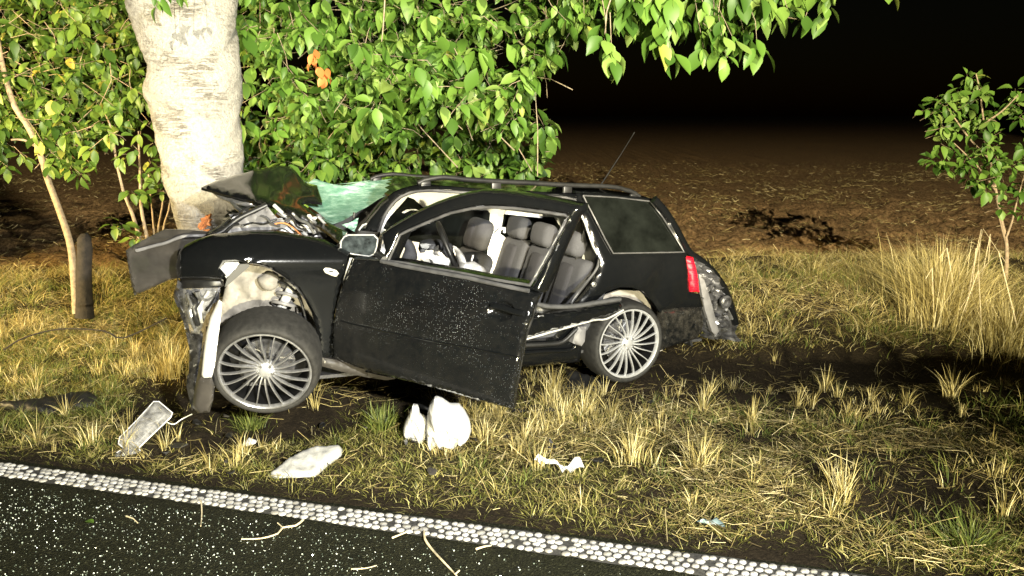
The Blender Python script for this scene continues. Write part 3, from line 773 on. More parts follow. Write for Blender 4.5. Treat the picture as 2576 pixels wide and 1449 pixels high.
for L in limbs: tube('limb', [Vector(p) for p in resample([tuple(p) for p in L], 0.3, False, True)], list(np.linspace(0.2, 0.03, len(resample([tuple(p) for p in L], 0.3, False, True)))), 'trunk', cherry, 10)
F = Foliage()
polyA = [(585, -160), (1460, -160), (1470, 20), (1420, 110), (1370, 200), (1310, 255), (1385, 310), (1405, 345), (1375, 395), (1350, 455), (1200, 480), (1000, 490), (800, 500), (640, 500), (596, 420), (600, 300), (606, 180)]
for x, y in sample_poly(polyA, 1500):
    if y < 330 and float(fbm(np.array([x*0.014]), np.array([y*0.016]), 2, 61)[0]) < 0.30 and rng.uniform() < 0.85: continue
    near = 5.75+1.25*max(0, (y-240)/200)
    if y > 330: near = max(near, 6.9)
    d = near+abs(rng.normal(0, 0.75)); p = np.array(at_depth(x, y, d))
    ax = np.array((rng.normal(0.15, 0.5), rng.normal(-0.55, 0.4), rng.normal(-0.05, 0.4)))
    F.cluster(p, ax, rng.integers(5, 9), rng.uniform(0.095, 0.19), 0.7, rng.uniform(0.15, 0.4))
for x, y, d in ((1020, 150, 4.7), (1075, 185, 4.8), (1120, 130, 4.9), (940, 260, 5.3), (1000, 330, 6.3), (1150, 330, 6.6), (1300, 340, 6.6), (1370, 330, 6.7), (1250, 250, 5.9), (1100, 395, 7.0), (820, 400, 6.9), (720, 405, 6.9), (1350, 400, 7.0), (900, 100, 5.2), (1080, 30, 5.0)):
    p = np.array(at_depth(x, y, d)); F.cluster(p, (rng.normal(0.1, 0.3), -0.6, 0.1), 9, 0.15*d/5.6, 0.75, 0.3)
# boughs hanging over the top right
hang = [(1525, 110, 4.6, 9), (1540, 150, 4.6, 8), (1655, 105, 4.8, 8), (1690, 135, 4.8, 6), (1600, 20, 5.2, 7), (1470, 60, 5.2, 7), (1430, 20, 5.4, 8), (1720, 60, 5.0, 7), (1790, 45, 4.7, 8), (1815, 90, 4.7, 7),
        (1770, 120, 4.9, 6), (1850, 110, 4.8, 7), (1830, 145, 4.8, 6), (1905, 120, 4.8, 4), (1880, 0, 5.0, 7), (1905, 30, 5.0, 5), (1985, 35, 4.9, 5), (2025, 45, 4.9, 3), (2085, 20, 4.9, 5), (1960, -30, 5.0, 7), (2060, -30, 5.0, 7), (1750, 0, 5.1, 8), (1660, -10, 5.2, 8), (1560, 40, 5.6, 7), (2240, -25, 4.8, 4),
        (1500, -20, 5.3, 8), (1820, -20, 5.1, 8), (1620, 70, 5.7, 6), (1400, 60, 5.6, 8), (1390, 130, 5.8, 7), (1440, -10, 5.5, 8), (1780, -30, 5.4, 9)]
for x, y in sample_poly([(1400, -70), (2110, -70), (2080, 10), (1940, 20), (1900, 90), (1850, 110), (1760, 80), (1700, 95), (1640, 80), (1560, 60), (1480, 90), (1420, 80)], 75): hang.append((x, y, rng.uniform(4.7, 5.7), 7))
for x, y, d, n in hang:
    p = np.array(at_depth(x, y, d)); F.cluster(p, (rng.normal(0.1, 0.25), rng.normal(-0.2, 0.2), -0.8), n, rng.uniform(0.12, 0.17), 0.9, 0.35)
for x, y in sample_poly([(340, -420), (2250, -420), (2200, -70), (340, -70)], 420):
    p = np.array(at_depth(x, y, rng.uniform(4.9, 7.2))); F.cluster(p, (rng.normal(0, 0.4), rng.normal(-0.4, 0.4), -0.5), 7, 0.125, 0.8, 0.3)
for x, y in ((405, -10), (440, -18), (475, -25), (395, 14)):
    F.cluster(np.array(at_depth(x, y, 4.75)), (0, -0.2, -1), 4, 0.10, 0.9, 0.4)
for q in range(26):
    x, y = sample_poly(polyA, 1)[0]; a = at_depth(x, y, 6.2+abs(rng.normal(0, .4))); F.twig(a, a+Vector((rng.normal(-0.25, 0.25), 0.1, rng.uniform(0.3, 0.75))), 0.006)
for x0, y0, x1, y1, d in ((1548, -40, 1520, 105, 4.62), (1690, -10, 1660, 105, 4.8), (968, 0, 960, 105, 5.1), (1700, 10, 1655, 20, 4.9), (1880, 20, 2040, 55, 4.95)):
    F.twig(at_depth(x0, y0, d), at_depth(x1, y1, d), 0.009)
F.build(cherry, 'leaf', 300)
Fb = Foliage()
for x, y in ((785, 160), (800, 175), (820, 195), (790, 150)):
    Fb.cluster(np.array(at_depth(x, y, 5.5)), (0, -0.3, -1), 5, 0.085, 1.0, 0)
tw = empty('withered_twig', at_depth(795, 165, 5.5)); Fb.build(tw, 'leaf_brown', 40)
tag(tw, 'withered orange brown leaves hanging amid the green cherry foliage', 'leaves')
tag(cherry, 'thick pale cherry tree whose trunk stopped the car, leafy branches hanging low', 'tree')

# young tree on the left with its pale leaning stem
def stem(name, pxs, d0, d1, r0, r1, m, parent):
    q = resample([(x, y, 0) for x, y in pxs], 20, False, True); n = len(q)
    return tube(name, [at_depth(x, y, d0+(d1-d0)*i/(n-1)) for i, (x, y, _) in enumerate(q)], list(np.linspace(r0, r1, n)), m, parent, 8)
g = at_depth(192, 770, 6.3); yt = empty('young_tree', Vector((g.x, g.y, gz1(g.x, g.y))))
stem('trunk', [(192, 790), (188, 720), (178, 620), (150, 530), (120, 450), (95, 370), (65, 310), (38, 270), (10, 180), (-10, 60), (-20, -100)], 6.3, 6.5, 0.032, 0.016, 'stem', yt)
stem('branch', [(95, 370), (60, 352), (28, 352)], 6.4, 6.3, 0.014, 0.007, 'stem', yt)
F = Foliage()
polyC = [(-160, -160), (345, -160), (365, 90), (372, 220), (330, 300), (250, 330), (215, 400), (150, 425), (105, 395), (70, 320), (10, 385), (-160, 420)]
for x, y in sample_poly(polyC, 700):
    d = 6.3+abs(rng.normal(0, 0.8)); F.cluster(np.array(at_depth(x, y, d)), (rng.normal(0.2, 0.5), rng.normal(-0.5, 0.4), rng.normal(-0.1, 0.4)), rng.integers(5, 9), rng.uniform(0.105, 0.15), 0.6, 0.3)
for x, y in ((180, 425), (205, 440), (150, 400), (60, 395), (20, 420), (130, 415), (225, 410)):
    F.cluster(np.array(at_depth(x, y, 6.3)), (0.4, -0.4, -0.2), 6, 0.12, 0.6, 0.3)
F.build(yt, 'leaf_left', 300, 'stem')
tag(yt, 'young tree at the left edge with a pale leaning stem and dense leaves', 'tree')
# dark stump beside it
g = at_depth(206, 770, 6.15); st = empty('tree_stump', Vector((g.x, g.y, gz1(g.x, g.y))))
q = [at_depth(212, y, 6.32) for y in (800, 740, 680, 630, 600, 590)]
o = tube('stump', q, [0.072, 0.064, 0.060, 0.058, 0.052, 0.03], 'dark_bark', st, 14)
for v in o.data.vertices: v.co += Vector((rng.normal(0, .004), rng.normal(0, .004), rng.normal(0, .006)))
tag(st, 'short dark stump standing beside the pale leaning stem', 'stump')
# suckers growing next to the trunk
g = at_depth(385, 620, 6.6); su = empty('cherry_shoots', Vector((g.x, g.y, gz1(g.x, g.y))))
F = Foliage()
for k_, pts in enumerate(([(372, 690), (340, 560), (310, 480), (292, 400), (282, 330), (262, 280)], [(385, 690), (370, 600), (355, 520), (352, 430), (348, 330)], [(392, 690), (396, 590), (408, 520), (412, 480)], [(385, 690), (388, 600), (384, 540), (378, 480), (372, 420)], [(400, 690), (410, 580), (424, 530), (428, 500)])):
    stem('shoot', pts, 6.6, 6.5, 0.020 if k_ < 2 else 0.012, 0.006, 'stem', su)
for x, y in ((300, 390), (330, 370), (350, 330), (290, 340), (355, 430), (380, 440), (330, 480), (345, 500), (400, 480), (395, 420), (410, 380), (330, 595), (300, 560), (280, 565), (345, 600), (365, 250), (300, 250), (330, 300), (270, 330), (380, 300), (360, 480), (385, 360), (420, 460), (405, 440), (375, 400)):
    F.cluster(np.array(at_depth(x, y, 6.4+rng.normal(0, .15))), (rng.normal(0, .4), -0.5, 0.1), 5, 0.115, 0.5, 0.15)
F.build(su, 'leaf_left', 300, 'stem')
tag(su, 'thin leafy shoots sprouting left of the thick pale trunk', 'shoots')
# sapling on the right
g = at_depth(2530, 725, 7.6); sp = empty('sapling', Vector((g.x, g.y, gz1(g.x, g.y))))
stem('trunk', [(2532, 760), (2530, 700), (2533, 640), (2530, 600), (2518, 550), (2505, 480), (2490, 400), (2475, 310), (2465, 230), (2455, 185)], 7.6, 7.5, 0.022, 0.006, 'stem', sp)
for pts in ([(2530, 600), (2545, 560), (2560, 500), (2580, 430)], [(2505, 480), (2460, 420), (2400, 360)], [(2490, 400), (2440, 350), (2380, 270), (2350, 255)], [(2530, 610), (2520, 575), (2512, 540)], [(2475, 310), (2520, 280), (2570, 230)]):
    stem('branch', pts, 7.55, 7.4, 0.012, 0.004, 'stem', sp)
F = Foliage()
for x, y in ((2455, 180), (2470, 195), (2440, 225), (2475, 225), (2430, 245), (2400, 262), (2375, 260), (2350, 255), (2385, 290), (2410, 310), (2360, 300), (2440, 330), (2400, 345), (2350, 385), (2370, 400), (2400, 420), (2430, 400), (2460, 370), (2490, 350), (2480, 300), (2520, 300), (2545, 260), (2560, 240), (2580, 280), (2560, 330), (2500, 410), (2460, 440), (2440, 450), (2520, 390), (2560, 400), (2590, 360), (2540, 440), (2600, 440), (2480, 460), (2570, 480), (2420, 380), (2390, 320), (2530, 480), (2560, 520), (2620, 300), (2470, 400), (2450, 290), (2500, 440)):
    for q in range(2): F.cluster(np.array(at_depth(x+rng.normal(0, 14), y+rng.normal(0, 12), 7.45+rng.normal(0, .2))), (rng.normal(-0.1, .4), -0.5, 0.2), 6, 0.125, 0.45, 0.2)
F.build(sp, 'leaf', 300, 'stem')
tag(sp, 'slender leafy sapling at the right edge in front of the field', 'tree')

# ------------------------------------------------------------------ the wrecked estate car
car_o = empty('crashed_car', Vector((O_C.x, O_C.y, gz1(O_C.x, O_C.y))))
def wob(s, f, seed): return lambda x, y, d: s*(float(fbm(np.array([x*f]), np.array([y*f]), 3, seed)[0])-0.45)
def P3(surf, pts, step=12, smooth=True): return [surf(x, y) for x, y in resample(pts, step, False, smooth)]
S0 = side()

# rear quarter, window, lamp, bumper
quarter = zz(z5, (262, 188), (480, 205), (728, 234), (790, 305), (850, 398), (900, 480), (936, 558), (934, 590), (950, 690), (962, 800), (1018, 815), (1030, 862), (1036, 890),
             (790, 905), (772, 925), (735, 858), (680, 800), (600, 772), (530, 772), (450, 800), (380, 860), (330, 905), (215, 905), (270, 870), (330, 800), (375, 740), (408, 655), (410, 610), (380, 540), (340, 430), (290, 300))
whole = zz(z5, (300, 214), (500, 226), (706, 250), (780, 345), (850, 455), (912, 556), (700, 560), (482, 564), (430, 470), (370, 350))
def dent_q(x, y, d): return 0.018*math.exp(-((x-1690)/50)**2-((y-735)/40)**2)+0.010*math.sin(x*0.06+y*0.03)*math.exp(-((x-1660)/70)**2)
panel('rear_quarter_panel', quarter, S0, 'paint', car_o, [whole], 8, 0.03, rnd=0.018, rpx=9, disp=dent_q)
rw = panel('rear_side_window', zz(z5, (303, 218), (500, 230), (704, 254), (778, 347), (848, 457), (908, 553), (700, 557), (484, 560), (433, 470), (373, 350)), side(0.012), 'tint', car_o, thick=0.005, step=14)
fr = P3(side(0.0), zz(z5, (300, 214), (500, 226), (706, 250), (780, 345), (850, 455), (912, 556), (700, 560), (482, 564), (430, 470), (370, 350), (300, 214)), 14, False)
o = tube('window_trim', fr, 0.0055, 'seal', None, 6); world_parent(o, car_o); 
tl = panel('tail_lamp', zz(z5, (933, 590), (974, 590), (992, 650), (1003, 700), (1013, 800), (962, 800), (951, 690)), side(-0.012), 'red', car_o, thick=0.06, step=6, rnd=0.02, rpx=8)
panel('rear_bumper', zz(z5, (786, 908), (900, 898), (1036, 893), (1047, 990), (1040, 1040), (1010, 1080), (880, 1128), (782, 1156), (790, 1040)), side(-0.012), 'paint_bumper', car_o, step=8, thick=0.05, rnd=0.035, rpx=14, disp=wob(0.03, 0.03, 4))
# back end: tailgate edge and the torn rear of the car
edge = P3(lat(lambda x, y: 0.16), zz(z5, (728, 236), (790, 305), (850, 398), (936, 552), (1000, 600), (1060, 650), (1120, 725), (1170, 810), (1205, 915), (1225, 990)), 12)
tube('tailgate_edge', edge, 0.03, 'paint', car_o, 8, 0.8)
panel('torn_tailgate', zz(z5, (975, 585), (1055, 648), (1130, 740), (1182, 850), (1212, 950), (1240, 1098), (1180, 1085), (1125, 1085), (1040, 1075), (1025, 980), (1015, 830)), lat(lambda x, y: 0.10+0.0009*(x-1750)), 'scrap', car_o, step=6, thick=0.05, disp=wob(0.22, 0.075, 8), sharp=25)
panel('bent_bar', zz(z5, (1003, 690), (1030, 700), (1080, 860), (1126, 1038), (1108, 1060), (1085, 1040), (1040, 900)), lat(0.05), 'greymetal', car_o, step=8, thick=0.03, rnd=0.01, rpx=6)
for q, (x, y, rr_) in enumerate(((1155, 855, .05), (1120, 960, .03), (1075, 770, .03))):
    c = lat(0.09)(*z5(x, y)); vs, fs = lathe_data([(rr_, 0), (rr_, .02), (rr_*.7, .03), (rr_*.6, .01), (0.001, .01)], 16)
    me = local_mesh('drain_plug', vs, fs, 'scrap'); ob = link('drain_plug', me, None); world_parent(ob, car_o); ob.matrix_basis = Matrix.Translation(c) @ (-E_V).to_track_quat('Z', 'Y').to_matrix().to_4x4()
for q in range(9):
    x, y = 1010+random.random()*190, 0; y = 650+(x-1010)*1.6+random.random()*180; a = lat(0.06)(*z5(x, min(y, 1080)))
    tube('metal_shard', [a, a+Vector((random.uniform(-.05, .05), random.uniform(-.03, .03), random.uniform(-.09, .09)))], [0.010, 0.004], 'steel', car_o, 5, 2.2)

# roof, rails, far side
near = P3(S0, zz(z3, (395, 560), (520, 400), (640, 285), (780, 232), (950, 215), (1400, 250), (1800, 270), (2240, 292))+zz(z5, (480, 208), (728, 238)), 14)
W = 1.66; vs = []; fs = []; NR = 14; inner = []
fw = Vector((0, 0, 0))
for k, p in enumerate(near):
    u, v, _ = uvz(p); h = p.z-O_C.z-0.0527*u
    for j in range(NR+1):
        t = j/NR; vv = v+(W-2*v)*t; crown = -0.065*t*t+0.03*math.sin(math.pi*t)**0.8*(1 if h > 0.9 else max(0.1, (h-0.6)/0.3))
        vs.append(car(u, vv, h+crown))
n = len(near)
first = next(i for i, p in enumerate(near) if p.z-O_C.z-0.0527*uvz(p)[0] > 0.97)
for i in range(first, n-1):
    for j in range(NR):
        if uvz(near[i])[0] < 1.62-0.45*j/NR: fs.append((i*(NR+1)+j, i*(NR+1)+j+1, (i+1)*(NR+1)+j+1, (i+1)*(NR+1)+j))
mesh('roof', vs, fs, 'paint', car_o, True, 50)
lv = [v-Vector((0, 0, 0.035)) for v in vs]
mesh('headliner', lv, [f[::-1] for f in fs[6*NR:]], 'white_plastic', car_o, True, 50)
# near roof side and windscreen pillar
pillar = zz(z3, (372, 625), (470, 500), (560, 380), (660, 285), (780, 235), (950, 215), (1400, 250), (1800, 270), (2245, 292), (2290, 300), (2300, 345), (2235, 345), (2180, 325), (1800, 300), (1400, 275), (1130, 262), (960, 262), (800, 280), (690, 330), (620, 400), (560, 500), (515, 640))
panel('windscreen_pillar', pillar, side(0.004), 'paint', car_o, step=7, thick=0.05, rnd=0.022, rpx=9)
tube('door_seal', P3(side(0.035), zz(z3, (512, 640), (560, 505), (625, 400), (700, 330), (810, 284), (970, 270), (1250, 285), (1800, 312), (2180, 335), (2240, 360), (2300, 450), (2370, 640), (2440, 800), (2450, 900), (2400, 1000), (2300, 1120), (2200, 1260)), 12), 0.011, 'seal', car_o, 6)
tube('door_seal', P3(side(0.02), zz(z3, (2275, 440), (2330, 560), (2400, 760), (2440, 830)), 12), 0.008, 'lightgrey', car_o, 6)
for sgn, v in ((0, 0.30), (1, W-0.30)):
    base = [p for p in near if -0.25 < uvz(p)[0] < 1.42]
    us = [uvz(p)[0] for p in base]; u1, u0 = max(us), min(us)
    def rail(u):
        b = min(near, key=lambda p: abs(uvz(p)[0]-u)); h = b.z-O_C.z-0.0527*uvz(b)[0]
        t = (u-u0)/(u1-u0); lift = 0.045*min(1, min(t, 1-t)/0.10)**0.6
        return car(u, v, h+0.004+lift-(0.055 if sgn else 0))
    rl = tube('roof_rail', [rail(u) for u in np.linspace(u0, u1, 40)], 0.016, 'black', car_o, 8)
    for t in (0.03, 0.36, 0.68, 0.97):
        a = rail(u0+(u1-u0)*t); rbox('rail_foot', a-Vector((0, 0, 0.035)), E_U*0.07, E_V*0.03, E_Z*0.06, 'black', car_o, 0.012)
tube('antenna', [at_depth(1508, 470, 5.70), at_depth(1528, 440, 5.75), at_depth(1562, 388, 5.82), at_depth(1595, 335, 5.9)], [0.006, 0.005, 0.0035, 0.003], 'black', car_o, 6)
tube('antenna_tip', [at_depth(1592, 339, 5.893), at_depth(1596, 333, 5.905)], 0.005, 'black', car_o, 6)
farp = lat(1.46)
far_out = zz(z3, (470, 720), (545, 560), (640, 390), (760, 305), (950, 270), (1400, 285), (1900, 330), (2250, 350), (2330, 420), (2420, 820), (2400, 1100), (500, 1100))
h1 = zz(z3, (560, 600), (600, 520), (700, 410), (775, 325), (830, 345), (905, 410), (960, 450), (1000, 470), (1330, 440), (1480, 445), (1500, 470), (1478, 830), (1100, 760), (700, 700))
h2 = zz(z3, (1622, 470), (1700, 470), (1955, 500), (2060, 500), (2150, 640), (2120, 720), (1660, 700), (1590, 650))
h3 = zz(z3, (2200, 560), (2290, 500), (2320, 650), (2240, 690))
panel('far_side_trim', far_out, farp, 'white_plastic', car_o, [h1, h2], 12, 0.03, rnd=0.012, rpx=8)
panel('far_window', h1, lat(1.475), 'tint', car_o, step=25, thick=0.004)
panel('far_window', h2, lat(1.475), 'tint', car_o, step=25, thick=0.004)
panel('far_side_body', zz(z3, (470, 720), (545, 560), (640, 390), (760, 305), (950, 270), (1400, 285), (1900, 330), (2250, 350))+zz(z5, (600, 220), (720, 260), (900, 540), (930, 700), (930, 880), (300, 1000))+zz(z3, (500, 1500)), lat(1.58), 'paint', car_o, step=30, thick=0.02)
panel('sun_visor', zz(z3, (1955, 480), (1640, 440), (1625, 475), (1950, 510)), lat(1.2), 'white_plastic', car_o, step=12, thick=0.02)
tube('grab_handle', P3(lat(1.38), zz(z3, (1545, 645), (1565, 625), (1600, 600), (1622, 600), (1618, 640)), 6), 0.012, 'white_plastic', car_o, 8)
panel('visor_trim', zz(z3, (720, 460), (760, 435), (840, 430), (875, 445), (800, 440), (740, 468)), lat(1.42), 'lightgrey', car_o, step=8, thick=0.01)  # thin light grey strip before the far front window
# cabin floor and rear partitions
def quad(name, pts, m): 
    a, b, c, d = pts; nn = (b-a).cross(d-a).normalized()*0.02
    return mesh(name, [a, b, c, d, a+nn, b+nn, c+nn, d+nn], [(0, 1, 2, 3), (7, 6, 5, 4), (0, 4, 5, 1), (1, 5, 6, 2), (2, 6, 7, 3), (3, 7, 4, 0)], m, car_o, False)
quad('floor_pan', [car(2.6, 0.14, -0.08), car(-0.75, 0.14, -0.08), car(-0.75, 1.5, -0.08), car(2.6, 1.5, -0.08)], 'dash')
quad('rear_bulkhead', [car(-0.62, 0.10, -0.1), car(-0.62, 1.5, -0.1), car(-0.40, 1.4, 0.85), car(-0.40, 0.3, 0.85)], 'black')

# seats: rear bench and front passenger seat
def seat_block(name, u, v, h, lu, lv, lh, m, tilt, bev=0.05):
    a = R(tilt); up = (E_Z*math.cos(a)-E_U*math.sin(a)); fr_ = (E_U*math.cos(a)+E_Z*math.sin(a))
    return rbox(name, car(u, v, h), fr_*lu, E_V*lv, up*lh, m, car_o, bev, 4)
for v, lv in ((1.24, 0.42), (0.80, 0.42), (0.36, 0.42)):
    seat_block('seat_back', 0.30, v, 0.26, 0.15, lv, 0.60, 'fabric', 20, 0.06)
    seat_block('seat_insert', 0.345, v, 0.27, 0.10, lv*0.45, 0.50, 'fabric2', 20, 0.045)
    seat_block('seat_cushion', 0.58, v, 0.02, 0.5, lv, 0.18, 'fabric', 8, 0.07)
for v in (1.24, 0.82, 0.40):
    seat_block('headrest', 0.235, v, 0.645, 0.12, 0.27, 0.175, 'fabric', 14, 0.055)
    for s_ in (-0.06, 0.06): tube('headrest_post', [car(0.24, v+s_, 0.5), car(0.235, v+s_, 0.62)], 0.007, 'steel', car_o, 6)
seat_block('side_bolster', 0.20, 0.16, 0.34, 0.16, 0.10, 0.55, 'fabric', 24, 0.05)
seat_block('seat_back', 0.74, 1.16, 0.24, 0.16, 0.46, 0.52, 'fabric', 26, 0.07)
seat_block('headrest', 0.62, 1.16, 0.61, 0.13, 0.30, 0.24, 'fabric', 20, 0.06)
seat_block('headrest_insert', 0.665, 1.18, 0.60, 0.08, 0.13, 0.19, 'fabric2', 20, 0.04)
seat_block('seat_cushion', 1.05, 1.16, 0.04, 0.5, 0.46, 0.16, 'fabric', 6, 0.06)
seat_block('seat_cushion', 1.0, 0.45, 0.0, 0.5, 0.46, 0.16, 'fabric2', 6, 0.06)
tube('seat_belt', [car(0.20, 0.22, 0.86), car(0.24, 0.30, 0.55), car(0.36, 0.42, 0.2)], 0.006, 'black', car_o, 6, 4)
# dashboard, steering wheel, airbag
seat_block('dashboard', 1.72, 0.78, 0.42, 0.42, 1.34, 0.34, 'dash', 8, 0.09)
cushion('dashboard_end', zz(z3, (735, 690), (790, 700), (835, 760), (850, 880), (720, 880), (745, 780), (725, 730)), lat(0.32), 'fabric', car_o, 0.08, E_V)
cushion('instrument_hood', zz(z3, (880, 720), (960, 690), (1060, 700), (1100, 740), (1080, 800), (960, 790), (870, 800)), lat(0.5), 'dash', car_o, 0.15, E_V)
for q in range(14):
    x = random.uniform(880, 1090); y = random.uniform(730, 900); a = lat(random.uniform(0.34, 0.5))(*z3(x, y))
    rbox('broken_dash_piece', a, Vector((random.uniform(-1, 1), random.uniform(-1, 1), random.uniform(-.6, .6))).normalized()*random.uniform(0.03, 0.07), Vector((random.uniform(-1, 1), 0.2, 1)).normalized()*0.03, E_V*0.012, random.choice(['lightgrey', 'black', 'steel', 'dash', 'black']), car_o, 0.004)
sw = lat(0.40)(*z3(1135, 790)); ax = (-E_U*0.86+E_Z*0.36+E_V*-0.30).normalized()
xx = ax.cross(E_Z).normalized(); yy = ax.cross(xx)
ring = [sw+(xx*math.cos(t)+yy*math.sin(t))*0.185 for t in np.linspace(0, 2*math.pi, 41)]
stw = tube('steering_wheel', ring, 0.0165, 'black', car_o, 8)
cushion('steering_hub', zz(z3, (1090, 740), (1150, 730), (1170, 800), (1140, 860), (1090, 840)), lat(0.40), 'dash', car_o, 0.07, E_V)
cushion('driver_airbag', zz(z3, (1165, 755), (1215, 775), (1265, 835), (1285, 895), (1350, 890), (1400, 920), (1460, 965), (1500, 1040), (1350, 1060), (1230, 1000), (1225, 930), (1205, 850)), lat(0.36), 'white_cloth', car_o, 0.12, E_V, 6, True, 16, 0.10, 5)
tube('belt_tongue', [lat(0.5)(*z3(1330, 885)), lat(0.5)(*z3(1345, 835))], 0.007, 'white_plastic', car_o, 6)

# sill, floor edge and the folded rear door
panel('sill', zz(z4, (60, 640), (1700, 640), (1800, 668), (2000, 660), (2110, 640), (2200, 560), (2290, 520), (2330, 640), (2300, 850), (2150, 862), (1740, 905), (1500, 930), (700, 900), (60, 820)), side(0.06), 'paint', car_o, step=10, thick=0.06, rnd=0.03, rpx=14)
tube('sill_edge', P3(side(0.03), zz(z4, (1500, 690), (1760, 690), (2000, 680), (2130, 660), (2230, 570), (2280, 530)), 12), 0.016, 'black', car_o, 8)
tube('sill_edge', P3(side(0.03), zz(z4, (1500, 780), (1760, 762), (2000, 742), (2180, 735), (2240, 700), (2262, 600)), 12), 0.012, 'paint', car_o, 8)
panel('torn_sill_strip', zz(z2, (1090, 800), (1180, 815), (1300, 850), (1400, 885))+zz(z4, (400, 930), (670, 990), (590, 1003), (400, 975), (200, 930), (20, 880)), side(-0.02), 'bumper', car_o, step=7, thick=0.03, rnd=0.012, rpx=6)
panel('rear_arch_edge', zz(z5, (245, 1110), (262, 1050), (280, 1010), (330, 1010), (320, 1100), (300, 1130)), lat(0.0), 'greymetal', car_o, step=8, thick=0.04, rnd=0.02, rpx=8)
rd = panel('folded_rear_door', zz(z4, (1835, 478), (1960, 430), (2200, 400))+zz(z5, (350, 905), (540, 868), (552, 885), (542, 912), (470, 945), (330, 985), (170, 1022))+zz(z4, (1990, 585), (1800, 642), (1790, 560)), lat(lambda x, y: -0.10-0.0003*(1600-x)), 'paint', car_o, step=7, thick=0.07, rnd=0.03, rpx=10, disp=wob(0.04, 0.05, 9))
tube('door_rim', P3(lat(-0.115), zz(z4, (1860, 310), (1950, 340), (2080, 352), (2250, 345), (2450, 312))+zz(z5, (420, 855), (522, 840)), 10), 0.016, 'seal', car_o, 8, 1.3)
tube('door_rim', P3(lat(-0.10), zz(z4, (1800, 640), (1990, 585), (2150, 540), (2400, 470))+zz(z5, (440, 960), (545, 905)), 10), 0.007, 'lightgrey', car_o, 6)
panel('door_inner_skin', zz(z4, (1870, 330), (2000, 365), (2250, 365), (2450, 330))+zz(z5, (520, 855), (540, 875), (350, 912))+zz(z4, (2200, 405), (1960, 440), (1840, 480), (1850, 400)), lat(-0.06), 'black', car_o, step=8, thick=0.04, disp=wob(0.06, 0.06, 19))
for x, y, sx in ((1935, 440, 40), (1960, 480, 60), (2070, 470, 36), (2110, 530, 30), (2090, 500, 26), (1990, 545, 40), (1925, 560, 34)):
    a = lat(-0.14)(*z4(x, y)); rbox('lock_part', a, E_U*(sx*0.0011), E_V*0.02, E_Z*0.022, random.choice(['steel', 'scrap', 'steel']), car_o, 0.005)
c = lat(0.0)(*z5(362, 750)); vs, fs = lathe_data([(0.018, 0), (0.018, .012), (0.008, .016), (0.006, .03), (0.001, .03)], 14)
ob = link('door_striker', local_mesh('door_striker', vs, fs, 'steel'), None); world_parent(ob, car_o); ob.matrix_basis = Matrix.Translation(c) @ (-E_V).to_track_quat('Z', 'Y').to_matrix().to_4x4()

# front wing with gap, liner, strut, headlamp, bumper
def wing_v(x, y):
    f = max(0, (640-x)/200); return 0.22*f*f - 0.03*math.exp(-((y-655)/38)**2) + 0.10*max(0, (680-y)/90)**2*(1 if y < 680 else 0)
wing = zz(z1, (540, 965), (590, 905), (700, 852), (850, 802), (1000, 790), (1100, 775), (1250, 763), (1450, 770), (1700, 812), (1870, 852), (1960, 900), (2085, 960))+zz(z2, (1300, 90), (1270, 200), (1235, 320), (1195, 500), (1172, 700), (1172, 806), (1100, 806), (1080, 760), (1078, 690), (1068, 600), (1040, 505), (1000, 425), (930, 335), (850, 262), (760, 207), (680, 178), (590, 165), (540, 150), (500, 150), (440, 156), (412, 200), (452, 245), (430, 272), (280, 268), (122, 266), (108, 190))
def crease_w(x, y, d):
    a = (x-560)/(700-560); return 0.010*math.exp(-((y-(690-a*70))/5)**2)*max(0, 1-abs(x-600)/85)*min(1, d/6)
panel('front_wing', wing, lat(wing_v), 'paint', car_o, step=7, thick=0.02, rnd=0.025, rpx=10, disp=crease_w)
panel('side_indicator', zz(z3, (32, 965), (50, 945), (90, 948), (150, 972), (172, 1000), (150, 1028), (110, 1022), (50, 995)), lat(-0.032), 'amber', car_o, step=5, thick=0.02, rnd=0.012, rpx=6)
panel('indicator_band', zz(z3, (78, 968), (120, 978), (122, 992), (80, 984)), lat(-0.036), 'black', car_o, step=5, thick=0.006)
panel('torn_wing_edge', zz(z2, (440, 155), (535, 150), (545, 172), (455, 268), (412, 200)), lat(0.05), 'lightgrey', car_o, step=5, thick=0.012, disp=wob(0.06, 0.08, 3))
panel('wing_edge_strip', zz(z2, (545, 165), (600, 160), (610, 178), (470, 300), (440, 320), (455, 265)), lat(0.03), 'black', car_o, step=6, thick=0.02)
panel('wheel_housing', zz(z2, (440, 330), (500, 230), (600, 165), (760, 195), (900, 300), (1040, 480), (1085, 700), (900, 800), (500, 800), (380, 640)), lat(lambda x, y: 0.42-0.20*(1-min(1, abs(x-680)/130))), 'liner', car_o, step=8, thick=0.02, disp=wob(0.12, 0.035, 12))
cushion('strut_tower', zz(z2, (690, 240), (740, 215), (800, 240), (810, 300), (760, 340), (690, 330), (660, 270)), lat(0.20), 'liner', car_o, 0.16, E_V, 6)
sc = lat(0.16)(*z2(855, 400)); sa = (E_Z*0.75-E_V*-0.15+E_U*-0.45).normalized(); sx_ = sa.cross(E_V).normalized(); sy_ = sa.cross(sx_)
coil = [sc+sa*(-0.10+0.20*t)+(sx_*math.cos(t*22)+sy_*math.sin(t*22))*0.058 for t in np.linspace(0, 1, 90)]
tube('coil_spring', coil, 0.010, 'greymetal', car_o, 6)
tube('damper', [sc-sa*0.16, sc+sa*0.13], [0.026, 0.026], 'lightgrey', car_o, 12)
for off, r_ in ((-0.10, 0.085), (0.085, 0.065)):
    tube('spring_seat', [sc+sa*off, sc+sa*(off+0.012), sc+sa*(off+0.022)], [r_, r_, r_*0.6], 'scrap', car_o, 20)
tube('control_arm', [lat(0.15)(*z2(960, 520)), lat(0.3)(*z2(800, 560))], 0.025, 'scrap', car_o, 8)
